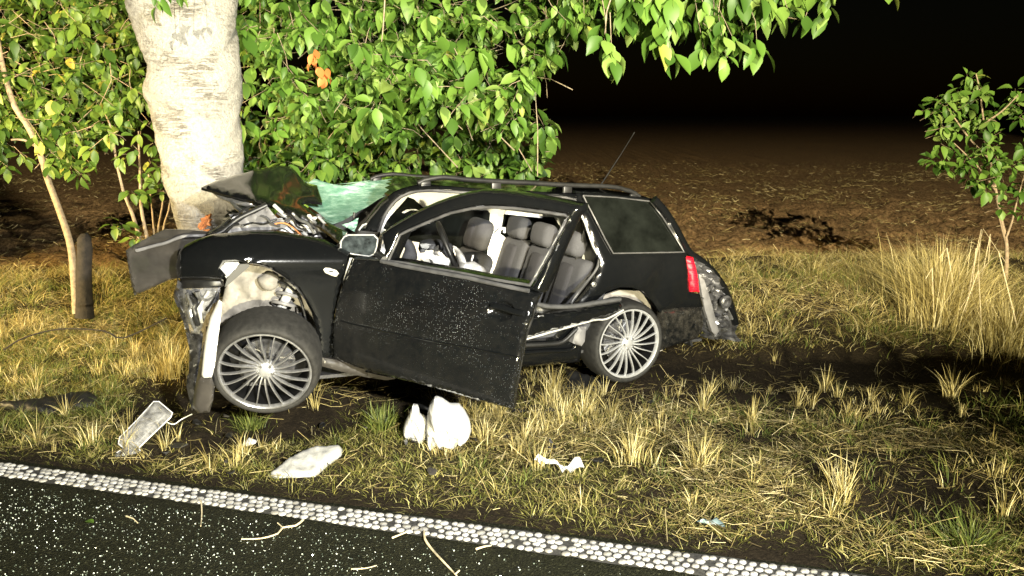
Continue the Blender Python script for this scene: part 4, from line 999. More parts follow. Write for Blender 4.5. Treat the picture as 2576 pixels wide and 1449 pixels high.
tube('brake_line', P3(lat(0.12), zz(z2, (800, 285), (860, 300), (920, 360), (960, 430), (990, 540)), 8), 0.007, 'black', car_o, 6)
lamp_s = lat(lambda x, y: 0.12+0.25*max(0, (545-x)/100)**2)
panel('headlamp_rim', zz(z2, (140, 272), (280, 268), (432, 274), (438, 315), (400, 328), (280, 332), (148, 336)), lamp_s, 'black', car_o, step=6, thick=0.05, rnd=0.02, rpx=8)
panel('headlamp_reflector', zz(z2, (160, 340), (410, 330), (380, 400), (300, 560), (250, 640), (190, 560)), lat(lambda x, y: 0.22+0.2*max(0, (545-x)/100)**2), 'scrap', car_o, step=6, thick=0.02, disp=wob(0.25, 0.09, 31))
for pts_, r_, m_ in (([(200, 380), (240, 420), (230, 500), (260, 580)], .012, 'black'), ([(330, 345), (300, 400), (270, 470), (285, 560)], .010, 'lightgrey'), ([(380, 350), (350, 420), (310, 480)], .008, 'black'), ([(180, 360), (210, 440), (205, 520), (235, 600)], .009, 'steel'), ([(250, 350), (270, 390), (320, 400), (370, 370)], .014, 'steel')):
    tube('lamp_bracket', P3(lat(0.14), zz(z2, *pts_), 6), r_, m_, car_o, 6, 1.6)
panel('headlamp_lens', zz(z2, (152, 338), (415, 328), (385, 400), (320, 520), (270, 650), (215, 640), (180, 560), (160, 450)), lamp_s, 'clear', car_o, step=9, thick=0.006, rnd=0.03, rpx=12)
panel('bumper_side_glare', zz(z2, (405, 415), (425, 430), (412, 560), (392, 720), (375, 860), (355, 940), (300, 945), (285, 930), (300, 780), (320, 640), (345, 540)), lat(lambda x, y: -0.24+0.12*max(0, (560-x)/60)), 'white_plastic', car_o, step=6, thick=0.02, rnd=0.02, rpx=8)  # black bumper edge coloured white to stand in for its bright reflection
panel('bumper_corner', zz(z2, (282, 800), (300, 700), (310, 800), (300, 940), (352, 945), (375, 1000), (365, 1100), (340, 1185), (260, 1190), (225, 1150), (240, 1030), (262, 930)), lat(lambda x, y: -0.20+0.10*max(0, (560-x)/60)), 'bumper', car_o, step=7, thick=0.02, rnd=0.03, rpx=14)
panel('radiator_support', zz(z2, (120, 270), (160, 300), (200, 620), (290, 640), (285, 900), (215, 1150), (180, 1000), (205, 760), (160, 560), (95, 400)), lat(0.34), 'scrap', car_o, step=8, thick=0.06, disp=wob(0.2, 0.06, 14))
bump_v = lambda x, y: 0.55-0.0020*max(0, 455-x)-0.001*max(0, y-640)
panel('front_bumper', zz(z1, (50, 960), (130, 900), (220, 845), (300, 800), (400, 750), (560, 755), (760, 768), (960, 782), (900, 850), (720, 900), (600, 980), (540, 1190), (430, 1215), (330, 1262), (220, 1320), (130, 1362), (100, 1240), (75, 1090)), lat(bump_v), 'bumper', car_o, step=7, thick=0.012, smooth=False, rnd=0.03, rpx=10,
      disp=lambda x, y, d: 0.03*math.sin((y-600)*0.05)+0.02*math.sin(x*0.03)+(0.035 if y < 585+0.12*(x-300) else 0)*min(1, d/5))
tube('bumper_lip', P3(lat(lambda x, y: bump_v(x, y)-0.02), zz(z1, (150, 940), (300, 900), (420, 870), (560, 815), (700, 805), (830, 808)), 9), 0.010, 'greymetal', car_o, 6)

# engine bay remains and bonnet
panel('inner_wing', zz(z1, (960, 800), (1000, 750), (1060, 690), (1200, 610), (1340, 545), (1400, 620), (1440, 660), (1540, 680), (1500, 730), (1250, 775), (1100, 790)), lat(0.26), 'greymetal', car_o, step=6, thick=0.02, disp=wob(0.10, 0.05, 15))
tube('slam_bar', P3(lat(0.30), zz(z1, (820, 815), (940, 760), (1060, 660), (1200, 590), (1330, 530)), 10), 0.016, 'black', car_o, 8)
panel('bracket', zz(z1, (985, 610), (1100, 620), (1110, 650), (1010, 655), (1000, 640)), lat(0.5), 'black', car_o, step=6, thick=0.03)
panel('bracket', zz(z1, (1020, 632), (1090, 640), (1070, 672), (1012, 655)), lat(0.48), 'white_plastic', car_o, step=6, thick=0.03)
panel('bracket', zz(z1, (900, 730), (1000, 660), (1060, 690), (960, 800), (830, 830), (800, 800)), lat(0.33), 'black', car_o, step=6, thick=0.05, disp=wob(0.15, 0.08, 16))
panel('fluid_reservoir', zz(z1, (1442, 745), (1520, 725), (1600, 730), (1612, 788), (1500, 800), (1446, 785)), lat(0.40), 'white_plastic', car_o, step=6, thick=0.12, rnd=0.02, rpx=6)
panel('wiper_panel', zz(z1, (1500, 560), (1700, 640), (1860, 760), (2000, 850), (1960, 905), (1860, 858), (1700, 815), (1620, 790), (1560, 700)), lat(0.45), 'black', car_o, step=8, thick=0.05, disp=wob(0.2, 0.06, 17))
tube('engine_hose', P3(lat(0.35), zz(z1, (1640, 640), (1720, 680), (1780, 720), (1850, 830)), 8), 0.018, 'scrap', car_o, 8)
tube('engine_hose', P3(lat(0.38), zz(z1, (1620, 720), (1700, 760), (1800, 770), (1850, 800)), 8), 0.013, 'lightgrey', car_o, 8)
def hood_v(x, y):      # sloping sheet: low edge near, high edge far
    t = (560-y-0.13*(x-540)*0)/150; return 0.30+0.95*t-0.10*max(0, 1-abs(x-640)/120)
hoodp = zz(z1, (735, 357), (850, 302), (960, 268), (1050, 240), (1200, 200), (1340, 175), (1450, 158), (1540, 168), (1600, 222), (1660, 300), (1720, 335), (1785, 350), (1800, 400), (1832, 495), (1760, 488), (1690, 487), (1640, 502), (1740, 565), (1830, 640), (1950, 705), (2060, 760), (1990, 850), (1900, 770), (1800, 700), (1690, 640), (1550, 585), (1400, 535), (1250, 500), (1150, 465), (1000, 425), (880, 395))
panel('bonnet', hoodp, lat(hood_v), 'paint', car_o, step=7, thick=0.018, rnd=0.012, rpx=8, disp=wob(0.035, 0.014, 18), back=(E_V*0.5-E_Z*0.86).normalized())
panel('bonnet_frame', zz(z1, (810, 385), (1000, 430), (1150, 470), (1270, 515), (1180, 560), (1130, 600), (1060, 560), (1000, 500), (900, 440)), lat(lambda x, y: hood_v(x, y-30)+0.05), 'scrap', car_o, step=6, thick=0.03, disp=wob(0.14, 0.07, 20))
tube('bonnet_rib', P3(lat(lambda x, y: hood_v(x, y-20)), zz(z1, (820, 385), (920, 460), (1010, 500), (1060, 560), (1130, 600)), 8), 0.012, 'steel', car_o, 6)
tube('bonnet_rib', P3(lat(lambda x, y: hood_v(x, y-20)), zz(z1, (920, 410), (1000, 480), (1120, 520), (1260, 520)), 8), 0.014, 'steel', car_o, 6)
tube('gas_strut', [lat(0.45)(*z1(1395, 530)), lat(0.30)(*z1(1690, 808))], 0.0115, 'lightgrey', car_o, 10)
def ws_v(x, y): return 0.22+0.0075*max(0, 590-y)-0.0006*max(0, x-900)*0
scr = zz(z1, (1650, 300), (1700, 330), (1760, 288), (1830, 312), (1930, 340), (2010, 352), (2150, 330), (2300, 300))+zz(z3, (120, 215), (350, 198), (650, 165), (900, 175), (960, 215), (780, 232), (640, 285), (510, 345), (400, 420), (300, 475), (200, 530), (110, 562), (0, 512))+zz(z1, (1960, 690), (1880, 672), (1800, 600), (1740, 558), (1640, 502), (1690, 487), (1760, 488), (1832, 497), (1800, 400), (1785, 350), (1720, 335))
panel('windscreen', scr, lat(ws_v), 'shatter', car_o, step=7, thick=0.006, disp=lambda x, y, d: 0.10*math.exp(-((x-870)/70)**2)*min(1, d/30)+wob(0.05, 0.02, 22)(x, y, d), sharp=60)
panel('dark_backing', zz(z3, (-60, 470), (120, 500), (300, 430), (480, 330), (600, 300), (560, 470), (520, 680), (200, 720), (-60, 600)), lat(0.95), 'black', car_o, step=14, thick=0.03)  # black sheet added behind the windscreen so the gap stays dark
tube('wiper_arm', P3(lat(0.3), zz(z3, (300, 460), (295, 560), (300, 640)), 8), 0.008, 'black', car_o, 6)
panel('windscreen_scrap', zz(z3, (190, 570), (260, 545), (340, 510), (330, 560), (300, 630), (250, 600)), lat(0.22), 'shatter', car_o, step=7, thick=0.005, disp=wob(0.1, 0.08, 23))
tube('pillar_trim', P3(side(0.03), zz(z3, (340, 620), (380, 570), (430, 565), (440, 580)), 8), 0.006, 'lightgrey', car_o, 6)

for pts_, r_, m_ in (([(1480, 600), (1560, 640), (1600, 720), (1680, 760)], .006, 'black'), ([(1400, 700), (1480, 690), (1560, 730), (1640, 800)], .005, 'wound'), ([(1100, 720), (1200, 690), (1300, 700), (1420, 660)], .006, 'black'), ([(1560, 600), (1620, 660), (1700, 700), (1760, 790)], .009, 'steel'), ([(1250, 620), (1320, 640), (1380, 700), (1450, 720)], .007, 'seal'), ([(880, 800), (960, 770), (1010, 720), (1080, 700)], .007, 'black'), ([(1180, 540), (1120, 570), (1060, 610), (1010, 600)], .006, 'black')):
    tube('engine_cable', P3(lat(0.24), zz(z1, *pts_), 6), r_, m_, car_o, 6)
for k in range(16):
    a = lat(random.uniform(0.22, 0.42))(*z1(random.uniform(1380, 1850), random.uniform(620, 820))); d1 = Vector((random.uniform(-1, 1), random.uniform(-1, 1), random.uniform(-1, 1))).normalized(); d2 = d1.cross(E_Z).normalized()
    rbox('engine_fragment', a, d1*random.uniform(0.03, 0.10), d2*random.uniform(0.015, 0.04), d1.cross(d2)*0.015, random.choice(['scrap', 'black', 'greymetal', 'black', 'lightgrey']), car_o, 0.004)

# front door, swung open about its front edge
HG = lat(0.0)(835, 800); DA = TH-R(53); DD = Vector((math.cos(DA), math.sin(DA), 0)); DI = Vector((-math.sin(DA), math.cos(DA), 0))
belt_z = 0.80
def door(off=0.0):
    def f(px, py):
        ins = 0.0
        for _ in range(10):
            p = on_plane(px, py, HG+DI*(ins+off), DI); l = (p-HG).dot(DD); bz = 0.98-0.13*l
            e = p.z-bz; ins = 0.5*ins+0.5*((0.03+0.36*e) if e > 0 else 0.03*max(0, 1+e/0.35)**2+0.03*max(0, -e-0.45)**1.0)
        return p
    return f
D0 = door()
dpan = zz(z3, (285, 862), (400, 868), (530, 878), (560, 905), (800, 950), (1200, 1018), (1500, 1085), (1830, 1155), (1925, 1190))+zz(z4, (1912, 258), (1885, 320), (1850, 450), (1822, 520), (1795, 610), (1770, 750), (1732, 950), (1702, 1110), (1685, 1255), (1400, 1180), (1100, 1092), (700, 992), (300, 882), (112, 802), (105, 650), (128, 400), (180, 230), (230, 90))
cr = [z4(180, 478), z4(330, 518), z4(960, 655), z4(1300, 715), z4(1745, 800)]
def door_disp(x, y, d):
    yc = np.interp(x, [p[0] for p in cr], [p[1] for p in cr]); e = y-yc
    s_ = -0.010/(1+math.exp(-max(-40, min(40, e*0.9))))
    hx, hy = z4(1600, 385); q = ((x-hx)/33)**2+((y-hy)/23)**2
    bow = -0.020*math.exp(-((y-(yc-75))/70)**2)
    return s_+bow+(0.034*math.sqrt(max(0, 1-q)) if q < 1 else 0)
fd = panel('front_door', dpan, D0, 'paint_dirty', car_o, step=6.5, thick=0.035, back=DI, rnd=0.016, rpx=7, disp=door_disp)
fframe = zz(z3, (505, 645), (600, 578), (700, 520), (800, 462), (900, 412), (1000, 368), (1100, 332), (1200, 302), (1300, 278), (1400, 264), (1550, 272), (1700, 290), (2000, 340), (2285, 398), (2285, 450), (2235, 500), (2195, 580), (2100, 790), (2000, 1030), (1925, 1185), (1830, 1160), (1200, 1022), (800, 952), (540, 900), (520, 870), (545, 800))
fhole = zz(z3, (598, 886), (650, 770), (704, 655), (800, 608), (1000, 523), (1150, 465), (1330, 426), (1500, 414), (1700, 424), (1950, 455), (2150, 485), (2172, 500), (2140, 570), (2000, 820), (1842, 1100), (1500, 1045), (1200, 985), (900, 935), (750, 905))
fo = panel('door_window_frame', fframe, door(0.004), 'paint', car_o, [fhole], 5, 0.06, DI, rnd=0.045, rpx=17)
tube('window_seal', P3(door(0.012), fhole+fhole[:1], 10, False), 0.0085, 'seal', car_o, 6)
tube('belt_moulding', P3(door(-0.008), zz(z3, (535, 888), (800, 945), (1200, 1015), (1500, 1080), (1835, 1150)), 10), 0.012, 'seal', car_o, 6)
panel('window_channel', zz(z3, (1215, 1000), (1500, 1035), (1815, 1078), (1795, 1108), (1600, 1078), (1400, 1042)), door(0.06), 'lightgrey', car_o, step=6, thick=0.015, back=DI)
panel('window_rail', zz(z3, (598, 886), (900, 930), (1200, 980), (1840, 1080), (1842, 1120), (1500, 1072), (1200, 1000), (900, 945)), door(0.07), 'black', car_o, step=8, thick=0.03, back=DI)
tube('door_crease', P3(door(-0.012), [(x, y-1) for x, y in cr], 10), 0.0035, 'paint', car_o, 5)
hb = P3(door(-0.020), zz(z4, (1500, 345), (1560, 352), (1640, 375), (1720, 400), (1788, 412)), 6)
tube('door_handle', hb, [0.012]+[0.016]*(len(hb)-2)+[0.013], 'paint', car_o, 10)
tube('door_edge_seal', P3(door(0.03), zz(z4, (1890, 330), (1852, 455), (1800, 620), (1772, 760), (1735, 955), (1705, 1112)), 10), 0.012, 'black', car_o, 6)
panel('door_front_edge', zz(z3, (262, 860), (290, 860), (245, 985), (215, 1085), (198, 1090), (225, 985)), lat(-0.012), 'steel', car_o, step=5, thick=0.012)
# mirror
MB = at_depth(*z3(340, 760), 4.25); mi = lambda off: (lambda px, py: on_plane(px, py, MB+Vector((0, off, 0)), Vector((0.12, 0.97, 0.1)).normalized()))
mbk = Vector((0.12, 0.97, 0.1)).normalized()
mir = cushion('door_mirror', zz(z3, (155, 775), (160, 725), (182, 680), (225, 656), (350, 650), (480, 655), (512, 685), (535, 740), (530, 790), (495, 840), (440, 862), (300, 842), (190, 815)), mi(0.03), 'black', car_o, 0.12, mbk, 6, True, 18)
panel('mirror_glass', zz(z3, (186, 765), (192, 715), (215, 680), (250, 664), (470, 664), (500, 695), (492, 760), (470, 820), (430, 838), (300, 822), (215, 800)), mi(-0.034), 'mirror', car_o, step=8, thick=0.006, back=mbk, smooth=True)
ml = resample(zz(z3, (180, 768), (186, 712), (212, 674), (250, 658), (472, 658), (507, 693), (498, 762), (476, 826), (432, 845), (300, 828), (210, 806), (180, 768)), 5, False, False)
tube('mirror_rim', [mi(-0.034)(x, y) for x, y in ml], 0.004, 'lightgrey', car_o, 5)
tube('mirror_arm', [mi(0.03)(*z3(490, 820)), door(0.0)(*z3(570, 880))], [0.028, 0.022], 'black', car_o, 8)
rbox('mirror_joint', mi(0.0)(*z3(520, 855)), Vector((0.03, 0, 0)), Vector((0, 0.03, 0)), Vector((0, 0, 0.025)), 'steel', car_o, 0.006)
tube('mirror_cable', [mi(0)(*z3(195, 830)), mi(0)(*z3(185, 880)), mi(0)(*z3(180, 935))], 0.003, 'stem', car_o, 5)

# wheels
def spoke_mesh(w0, w1):
    vs = []; fs = []; n = 9
    for i in range(n):
        t = i/(n-1); r = 0.045+(0.232-0.045)*t; a = 0.16*math.sin(t*math.pi*0.55)-0.05; hw = (w0+(w1-w0)*t)/2
        h = 0.022-0.030*(1-t)**1.5*0.5+0.012*math.sin(math.pi*t); c = Vector((math.cos(a), math.sin(a), 0)); s_ = Vector((-c.y, c.x, 0))
        for e, hh in ((-1, h-0.020), (-1, h-0.004), (-0.5, h), (0.5, h), (1, h-0.004), (1, h-0.020)): vs.append(tuple(c*r+s_*hw*e+Vector((0, 0, hh))))
    for i in range(n-1):
        for k in range(6): fs.append((i*6+k, (i+1)*6+k, (i+1)*6+(k+1) % 6, i*6+(k+1) % 6))
    return vs, fs
sv, sf = spoke_mesh(0.0105, 0.0072); SPOKE = local_mesh('spoke', sv, sf, 'alloy', 40); SPOKE2 = local_mesh('spoke', sv, sf, 'alloy_dull', 40)
RIMV = lathe_data([(0.226, -0.16), (0.222, -0.05), (0.228, 0.010), (0.232, 0.022), (0.238, 0.027), (0.2445, 0.026), (0.246, 0.018), (0.240, 0.005)], 64)
RIM = local_mesh('rim', *RIMV, 'alloy', 40); RIM2 = local_mesh('rim', *RIMV, 'alloy_dull', 40)
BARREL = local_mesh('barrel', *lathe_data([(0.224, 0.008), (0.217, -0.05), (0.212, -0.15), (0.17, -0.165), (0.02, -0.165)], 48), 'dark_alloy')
DISC = local_mesh('brake_disc', *lathe_data([(0.03, -0.05), (0.06, -0.05), (0.062, -0.075), (0.150, -0.075), (0.150, -0.095), (0.06, -0.095)], 48), 'scrap')
HUB = local_mesh('hub_cap', *lathe_data([(0.001, 0.022), (0.02, 0.0215), (0.030, 0.017), (0.033, 0.010), (0.048, 0.004), (0.052, -0.03)], 32), 'alloy')
BOLT = local_mesh('wheel_bolt', *lathe_data([(0.001, 0.012), (0.008, 0.012), (0.009, 0.0), (0.009, -0.02)], 10), 'steel')
def tyre_mesh(m, w):
    n = 96; prof = [(0.240, 0.012), (0.247, 0.024), (0.258, 0.030), (0.271, 0.026), (0.281, 0.012), (0.288, -0.006), (0.292, -0.03), (0.293, -w/2), (0.292, -w+0.03), (0.288, -w+0.006), (0.281, -w-0.012), (0.27, -w-0.026), (0.24, -w-0.014)]
    vs = []; fs = []; k = len(prof)
    for i in range(n):
        a = 2*math.pi*i/n
        for q, (r, h) in enumerate(prof):
            if 4 <= q <= 10 and i % 2: r -= 0.0035
            if q in (6, 8): r -= 0.0
            vs.append((r*math.cos(a), r*math.sin(a), h))
    for i in range(n):
        for j in range(k-1): fs.append((i*k+j, ((i+1) % n)*k+j, ((i+1) % n)*k+j+1, i*k+j+1))
    return local_mesh('tyre', vs, fs, m, 50)
def wheel(centre, normal, m, spin, lab):
    w = link('wheel', RIM2 if m == 'tyre_mud' else RIM, None); world_parent(w, car_o)
    w.matrix_basis = Matrix.Translation(centre-normal*0.022) @ normal.to_track_quat('Z', 'Y').to_matrix().to_4x4() @ Matrix.Rotation(spin, 4, 'Z')
    w['label'] = lab
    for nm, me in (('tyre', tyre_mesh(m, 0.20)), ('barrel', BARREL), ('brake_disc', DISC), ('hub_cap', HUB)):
        o = bpy.data.objects.new(nm, me); C.objects.link(o); o.parent = w
    for k in range(20):
        o = bpy.data.objects.new('spoke', SPOKE2 if m == 'tyre_mud' else SPOKE); C.objects.link(o); o.parent = w; o.rotation_euler = (0, 0, 2*math.pi*k/20)
    for k in range(5):
        o = bpy.data.objects.new('wheel_bolt', BOLT); C.objects.link(o); o.parent = w; a = 2*math.pi*(k+0.5)/5; o.location = (0.040*math.cos(a), 0.040*math.sin(a), 0.006)
    return w
wheel(O_C.copy(), -E_V.copy(), 'rubber', 0.1, 'silver many-spoked rear wheel sunk into the grass')
FWc = at_depth(*z2(713, 900), 4.07); hd = Vector((-FWc.x, -FWc.y, 0)).normalized(); hd = Matrix.Rotation(R(-10), 3, 'Z') @ hd; nf = (hd*math.cos(R(16))-E_Z*math.sin(R(16))).normalized()
wheel(FWc, nf, 'tyre_mud', 0.2, 'silver many-spoked front wheel broken loose and leaning')
wheel(car(-0.02, W-0.02, 0.0), E_V.copy(), 'rubber', 0.3, 'far rear wheel')
panel('rear_wheel_housing', zz(z5, (330, 905), (400, 830), (520, 785), (640, 790), (760, 880), (800, 1040), (780, 1150), (700, 1180), (400, 1180), (300, 1050)), lat(0.24), 'liner', car_o, step=14, thick=0.02)
tag(car_o, 'black estate car wrecked against the tree, front crushed and front door hanging open', 'car')

# ------------------------------------------------------------------ debris
def flat(off=0.02):
    def f(px, py):
        p = ground_pt(px, py); r = ray(px, py); return p-r.normalized()*0+Vector((0, 0, off))
    return f
def smooth_ground(pts, off):
    g = [ground_pt(x, y) for x, y in pts]; z = sum(p.z for p in g)/len(g)+off; return lambda px, py: at_z(px, py, z)
UP = Vector((0, 0, 1))
def thing_panel(name, lab, cat, pts, m, kind='cushion', thick=0.05, off=0.03, **kw):
    c = ground_pt(sum(p[0] for p in pts)/len(pts), sum(p[1] for p in pts)/len(pts)); e = empty(name, c)
    return e
# white airbag on the grass: two upright lobes
e = empty('deployed_airbag', ground_pt(1100, 1110)); base = ground_pt(1100, 1112)
vb = lambda dy: (lambda px, py: on_plane(px, py, base+Vector((0, dy, 0)), Vector((0, 0.93, 0.36)).normalized()))
bkv = Vector((0, 0.93, 0.36)).normalized()
ZA = lambda x, y: ((1000+x/1.84)*K, (1400+y/1.84)*K)
cushion('airbag_lobe', zz(ZA, (1155, 185), (1215, 205), (1265, 240), (1330, 240), (1375, 290), (1405, 345), (1412, 400), (1370, 455), (1290, 470), (1225, 500), (1170, 500), (1110, 470), (1100, 400), (1105, 310), (1120, 230)), vb(0), 'white_cloth', e, 0.20, bkv, 4, False, 30, 0.13, 41)
cushion('airbag_lobe', zz(ZA, (1005, 230), (1050, 240), (1060, 300), (1105, 320), (1105, 470), (1060, 470), (1000, 445), (945, 420), (938, 380), (960, 320)), vb(0.05), 'white_cloth', e, 0.14, bkv, 4, False, 22, 0.10, 42)
tag(e, 'crumpled white airbag lying on the grass below the open door', 'airbag')
ZB = lambda x, y: (x/1.249*K, (1000+y/1.249)*K)
def slab(name, pts, m, thick, lab, cat, off, tilt=0.0, wr=0.02, rpx=14, seed=3, step=5):
    e = empty(name, ground_pt(np.mean([p[0] for p in pts]), np.mean([p[1] for p in pts])))
    n_ = Vector((0, -tilt, 1)).normalized(); p0 = Vector(e.location)+Vector((0, 0, off))
    cushion(name.split('_')[0]+'_body', pts, lambda x, y: on_plane(x, y, p0, n_), m, e, thick, -n_, step, False, rpx, wr, seed)
    tag(e, lab, cat); return e
slab('foam_slab', zz(ZA, (15, 705), (120, 620), (250, 545), (340, 515), (500, 505), (525, 525), (518, 560), (440, 620), (330, 720), (200, 738), (60, 735)), 'foam', 0.07, 'white foam slab lying near the road edge line', 'foam slab', 0.035, 0.25, 0.03)
e = empty('headlamp_cover', ground_pt(350, 1110)); p0 = Vector(e.location)+Vector((0, 0, 0.05)); n_ = Vector((0, -0.55, 1)).normalized()
sf_ = lambda off: (lambda x, y: on_plane(x, y, p0+Vector((0, 0, off)), n_))
cover = zz(ZB, (720, 632), (745, 632), (808, 685), (800, 705), (700, 800), (650, 850), (668, 890), (560, 935), (520, 950), (478, 935), (465, 895), (490, 882), (520, 890), (580, 850), (555, 830), (560, 800), (640, 720))
panel('cover_shell', cover, sf_(0.0), 'clear', e, step=5, thick=0.004, back=-n_, disp=lambda x, y, d: -0.03*math.sqrt(min(1, d/16)))
tube('cover_rim', [sf_(0.003)(x, y) for x, y in resample(cover+cover[:1], 6, False)], 0.0035, 'white_plastic', e, 5)
for a_, b_ in (((700, 660), (575, 810)), ((775, 690), (640, 830)), ((740, 720), (690, 740)), ((520, 900), (600, 870))):
    tube('cover_rib', [sf_(0.02)(*ZB(*a_)), sf_(0.025)(*ZB(*b_))], 0.005, 'clear', e, 5)
tube('cover_wire', [sf_(0.0)(x, y) for x, y in resample(zz(ZB, (785, 730), (815, 738), (850, 715), (900, 690)), 6, False, True)], 0.003, 'white_plastic', e, 5)
tag(e, 'clear plastic headlamp cover lying broken in the grass at lower left', 'headlamp cover')
e = slab('plastic_shard', zz(ZB, (1128, 838), (1168, 800), (1205, 815), (1195, 830), (1150, 842)), 'white_plastic', 0.012, 'small white plastic shard in front of the front wheel', 'shard', 0.03, 0.3, 0, 6, 3, 4)
strip = zz(ZA, (1845, 608), (1875, 565), (1920, 570), (1985, 600), (2020, 640), (2080, 625), (2120, 590), (2160, 592), (2192, 640), (2140, 665), (2085, 692), (2040, 685), (2015, 645), (1940, 610), (1890, 600), (1888, 632), (1868, 612))
e = empty('curled_trim', ground_pt(1405, 1175)); p1 = Vector(e.location)+Vector((0, 0, 0.035)); n2 = Vector((0, -0.6, 1)).normalized()
panel('strip', strip, lambda x, y: on_plane(x, y, p1, n2), 'white_plastic', e, step=4, thick=0.004, back=-n2, disp=lambda x, y, d: 0.02*math.sin(x*0.12))
tag(e, 'curled strip of white plastic trim on the straw', 'plastic trim')
e = slab('bumper_fragment', zz(ZB, (-40, 640), (60, 640), (200, 625), (330, 600), (420, 590), (470, 620), (440, 665), (330, 680), (200, 700), (80, 690), (-40, 660)), 'black', 0.09, 'long black bumper fragment lying in the grass at the left edge', 'bumper fragment', 0.05, 0.3, 0.05, 16, 6)
e = slab('underbody_fragment', zz(z5, (200, 1285), (260, 1280), (390, 1320), (450, 1365), (420, 1400), (330, 1390), (280, 1430), (190, 1390)), 'black', 0.06, 'black plastic fragment lying before the rear wheel', 'plastic fragment', 0.03, 0.3, 0.04, 14, 8)
e = slab('splash_guard', zz(ZA, (1010, 235), (1090, 150), (1190, 150), (1260, 180), (1230, 250), (1100, 290)), 'black', 0.08, 'dark wheel guard scrap under the open door behind the airbag', 'plastic fragment', 0.10, 0.8, 0.05, 14, 9)
e = slab('film_scrap', [(1752, 1312), (1768, 1304), (1790, 1308), (1800, 1300), (1822, 1318), (1826, 1332), (1808, 1322), (1780, 1318)], 'film', 0.015, 'wisp of pale blue plastic film on the verge by the road line', 'plastic film', 0.03, 0.4, 0.05, 6, 10, 4)
def twig_thing(pts, r, lab, forks=()):
    e = empty('twig', at_z(pts[0][0], pts[0][1], 0.0)); q = resample(pts, 12, False, True)
    tube('stem', [at_z(x, y, 0.008+0.006*math.sin(i)) for i, (x, y) in enumerate(q)], list(np.linspace(r, r*0.5, len(q))), 'twig', e, 6)
    for f in forks: tube('side_shoot', [at_z(x, y, 0.012) for x, y in resample(f, 10, False, True)], r*0.6, 'twig', e, 6)
    tag(e, lab, 'twig')
twig_thing(zz(ZB, (1420, 1185), (1385, 1212), (1325, 1222), (1300, 1250), (1225, 1272), (1130, 1276)), 0.005, 'forked pale twig on the asphalt, touching the edge line', [zz(ZB, (1325, 1222), (1300, 1200))])
twig_thing(zz(ZA, (1085, 1090), (1095, 1150), (1150, 1225), (1230, 1310), (1310, 1395)), 0.006, 'long pale twig on the asphalt reaching the bottom edge', [zz(ZA, (1300, 1385), (1330, 1360))])
twig_thing(zz(ZB, (930, 1085), (942, 1100), (945, 1160), (940, 1215)), 0.004, 'short thin twig lying across the edge line')
twig_thing(zz(ZA, (865, 1135), (940, 1105), (1005, 1080), (1085, 1085)), 0.004, 'bent straw stalk beside the edge line in the middle')
twig_thing(zz(ZA, (1445, 1212), (1500, 1195), (1550, 1188)), 0.005, 'stubby pale straw piece on the asphalt right of the long twig')
twig_thing(zz(ZA, (585, 1350), (680, 1345), (760, 1325)), 0.003, 'faint straw stalk on the asphalt near the bottom edge')
twig_thing(zz(ZB, (592, 1168), (625, 1180), (645, 1200)), 0.004, 'small curved straw stalk on the asphalt amid the glass')
g = at_z(*ZB(440, 1212), 0.01); lf = bpy.data.objects.new('fallen_leaf', leaf_me('leaf', 0)); C.objects.link(lf)
lf.matrix_basis = Matrix.Translation(g+Vector((0, 0, 0.012))) @ Matrix.Rotation(1.1, 4, 'Z') @ Matrix.Scale(0.06, 4)
tag(lf, 'single green leaf lying on the asphalt', 'leaf')
# dead branch arching over the left grass
e = empty('dead_branch', ground_pt(20, 875)); tube('stem', [at_depth(x, y, 5.4) for x, y in resample([(10, 880), (60, 850), (150, 828), (260, 832), (310, 850), (420, 800)], 16, False, True)], 0.006, 'dark_bark', e, 6)
tag(e, 'thin dead branch arching over the dry grass at the left', 'branch')
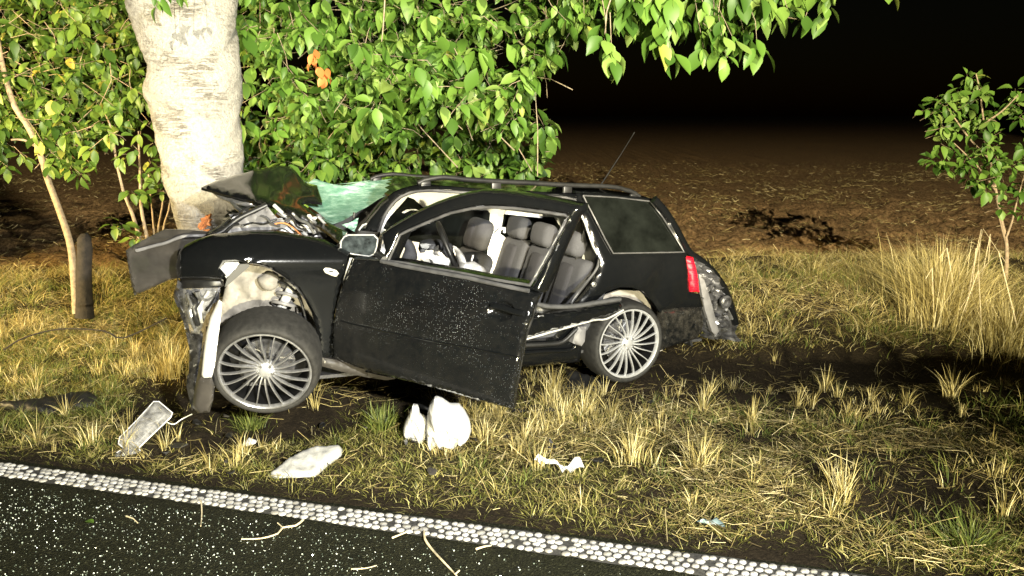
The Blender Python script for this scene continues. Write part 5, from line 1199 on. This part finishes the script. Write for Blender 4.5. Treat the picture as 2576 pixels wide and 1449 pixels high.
# black splinters around the front of the car
for k in range(26):
    px_, py_ = random.choice([(random.gauss(430, 130), random.gauss(1090, 50)), (random.gauss(900, 220), random.gauss(1130, 60)), (random.gauss(1300, 160), random.gauss(1090, 60))])
    g = ground_pt(px_, min(py_, 1200)); sz = random.uniform(0.015, 0.05); a = random.uniform(0, 6.28)
    pts = [(sz*random.uniform(0.6, 1.2)*math.cos(t), sz*random.uniform(0.3, 0.8)*math.sin(t)) for t in np.linspace(0, 6.28, 7)[:-1]]
    top_ = [Vector((x, y, 0.010+0.02*random.random())) for x, y in pts]; bot = [p-Vector((0, 0, 0.007)) for p in top_]
    vs = [g+Vector((0, 0, 0.012))+Matrix.Rotation(a, 3, 'Z') @ p for p in top_+bot]
    o = mesh('plastic_splinter', vs, [(0, 1, 2, 3, 4, 5), (11, 10, 9, 8, 7, 6)]+[(i, i+6, (i+1) % 6+6, (i+1) % 6) for i in range(6)], random.choice(['black', 'black', 'bumper', 'scrap']), None, False)
    tag(o, 'small dark plastic splinter strewn on the verge before the car', 'splinter', 'dark splinters strewn on the verge before the car')
# glass crumbs on the road and some on the verge
n = 6500
l = rng.uniform(-1.9, 4.6, n*3); s = -np.abs(rng.normal(0.25, 0.75, n*3))-0.12
keep = rng.uniform(0, 1, n*3) < (0.14+0.86*np.exp(-((l-1.0)/1.15)**2)*(0.35+0.65*patch(l, s, 2.5, 0.35, 0.6, 5)))
l, s = l[keep][:n], s[keep][:n]; n = len(l)
P = L0[None]+l[:, None]*LD+s[:, None]*LN; r = 0.0008+0.0020*rng.uniform(0, 1, n)**2.2
cube = np.array([(-1, -1, -1), (1, -1, -1), (1, 1, -1), (-1, 1, -1), (-1, -1, 1), (1, -1, 1), (1, 1, 1), (-1, 1, 1)], float)
ct = np.array([(0, 2, 1), (0, 3, 2), (4, 5, 6), (4, 6, 7), (0, 1, 5), (0, 5, 4), (1, 2, 6), (1, 6, 5), (2, 3, 7), (2, 7, 6), (3, 0, 4), (3, 4, 7)])
q = rng.normal(0, 1, (n, 4)); q /= np.linalg.norm(q, axis=1)[:, None]; w_, x_, y_, z_ = q.T
RM = np.stack([1-2*(y_**2+z_**2), 2*(x_*y_-z_*w_), 2*(x_*z_+y_*w_), 2*(x_*y_+z_*w_), 1-2*(x_**2+z_**2), 2*(y_*z_-x_*w_), 2*(x_*z_-y_*w_), 2*(y_*z_+x_*w_), 1-2*(x_**2+y_**2)], 1).reshape(n, 3, 3)
Vc = np.einsum('nij,kj->nki', RM, cube*np.array((1, 0.8, 0.65)))*r[:, None, None]+np.concatenate([P, (r*1.0+0.001)[:, None]], 1)[:, None, :]
tag(np_mesh('glass_crumbs', Vc.reshape(-1, 3), (ct[None]+(np.arange(n)*8)[:, None, None]).reshape(-1, 3), 'crumb', None, False), 'crumbs of shattered safety glass glittering on the asphalt', 'glass', kind='stuff')
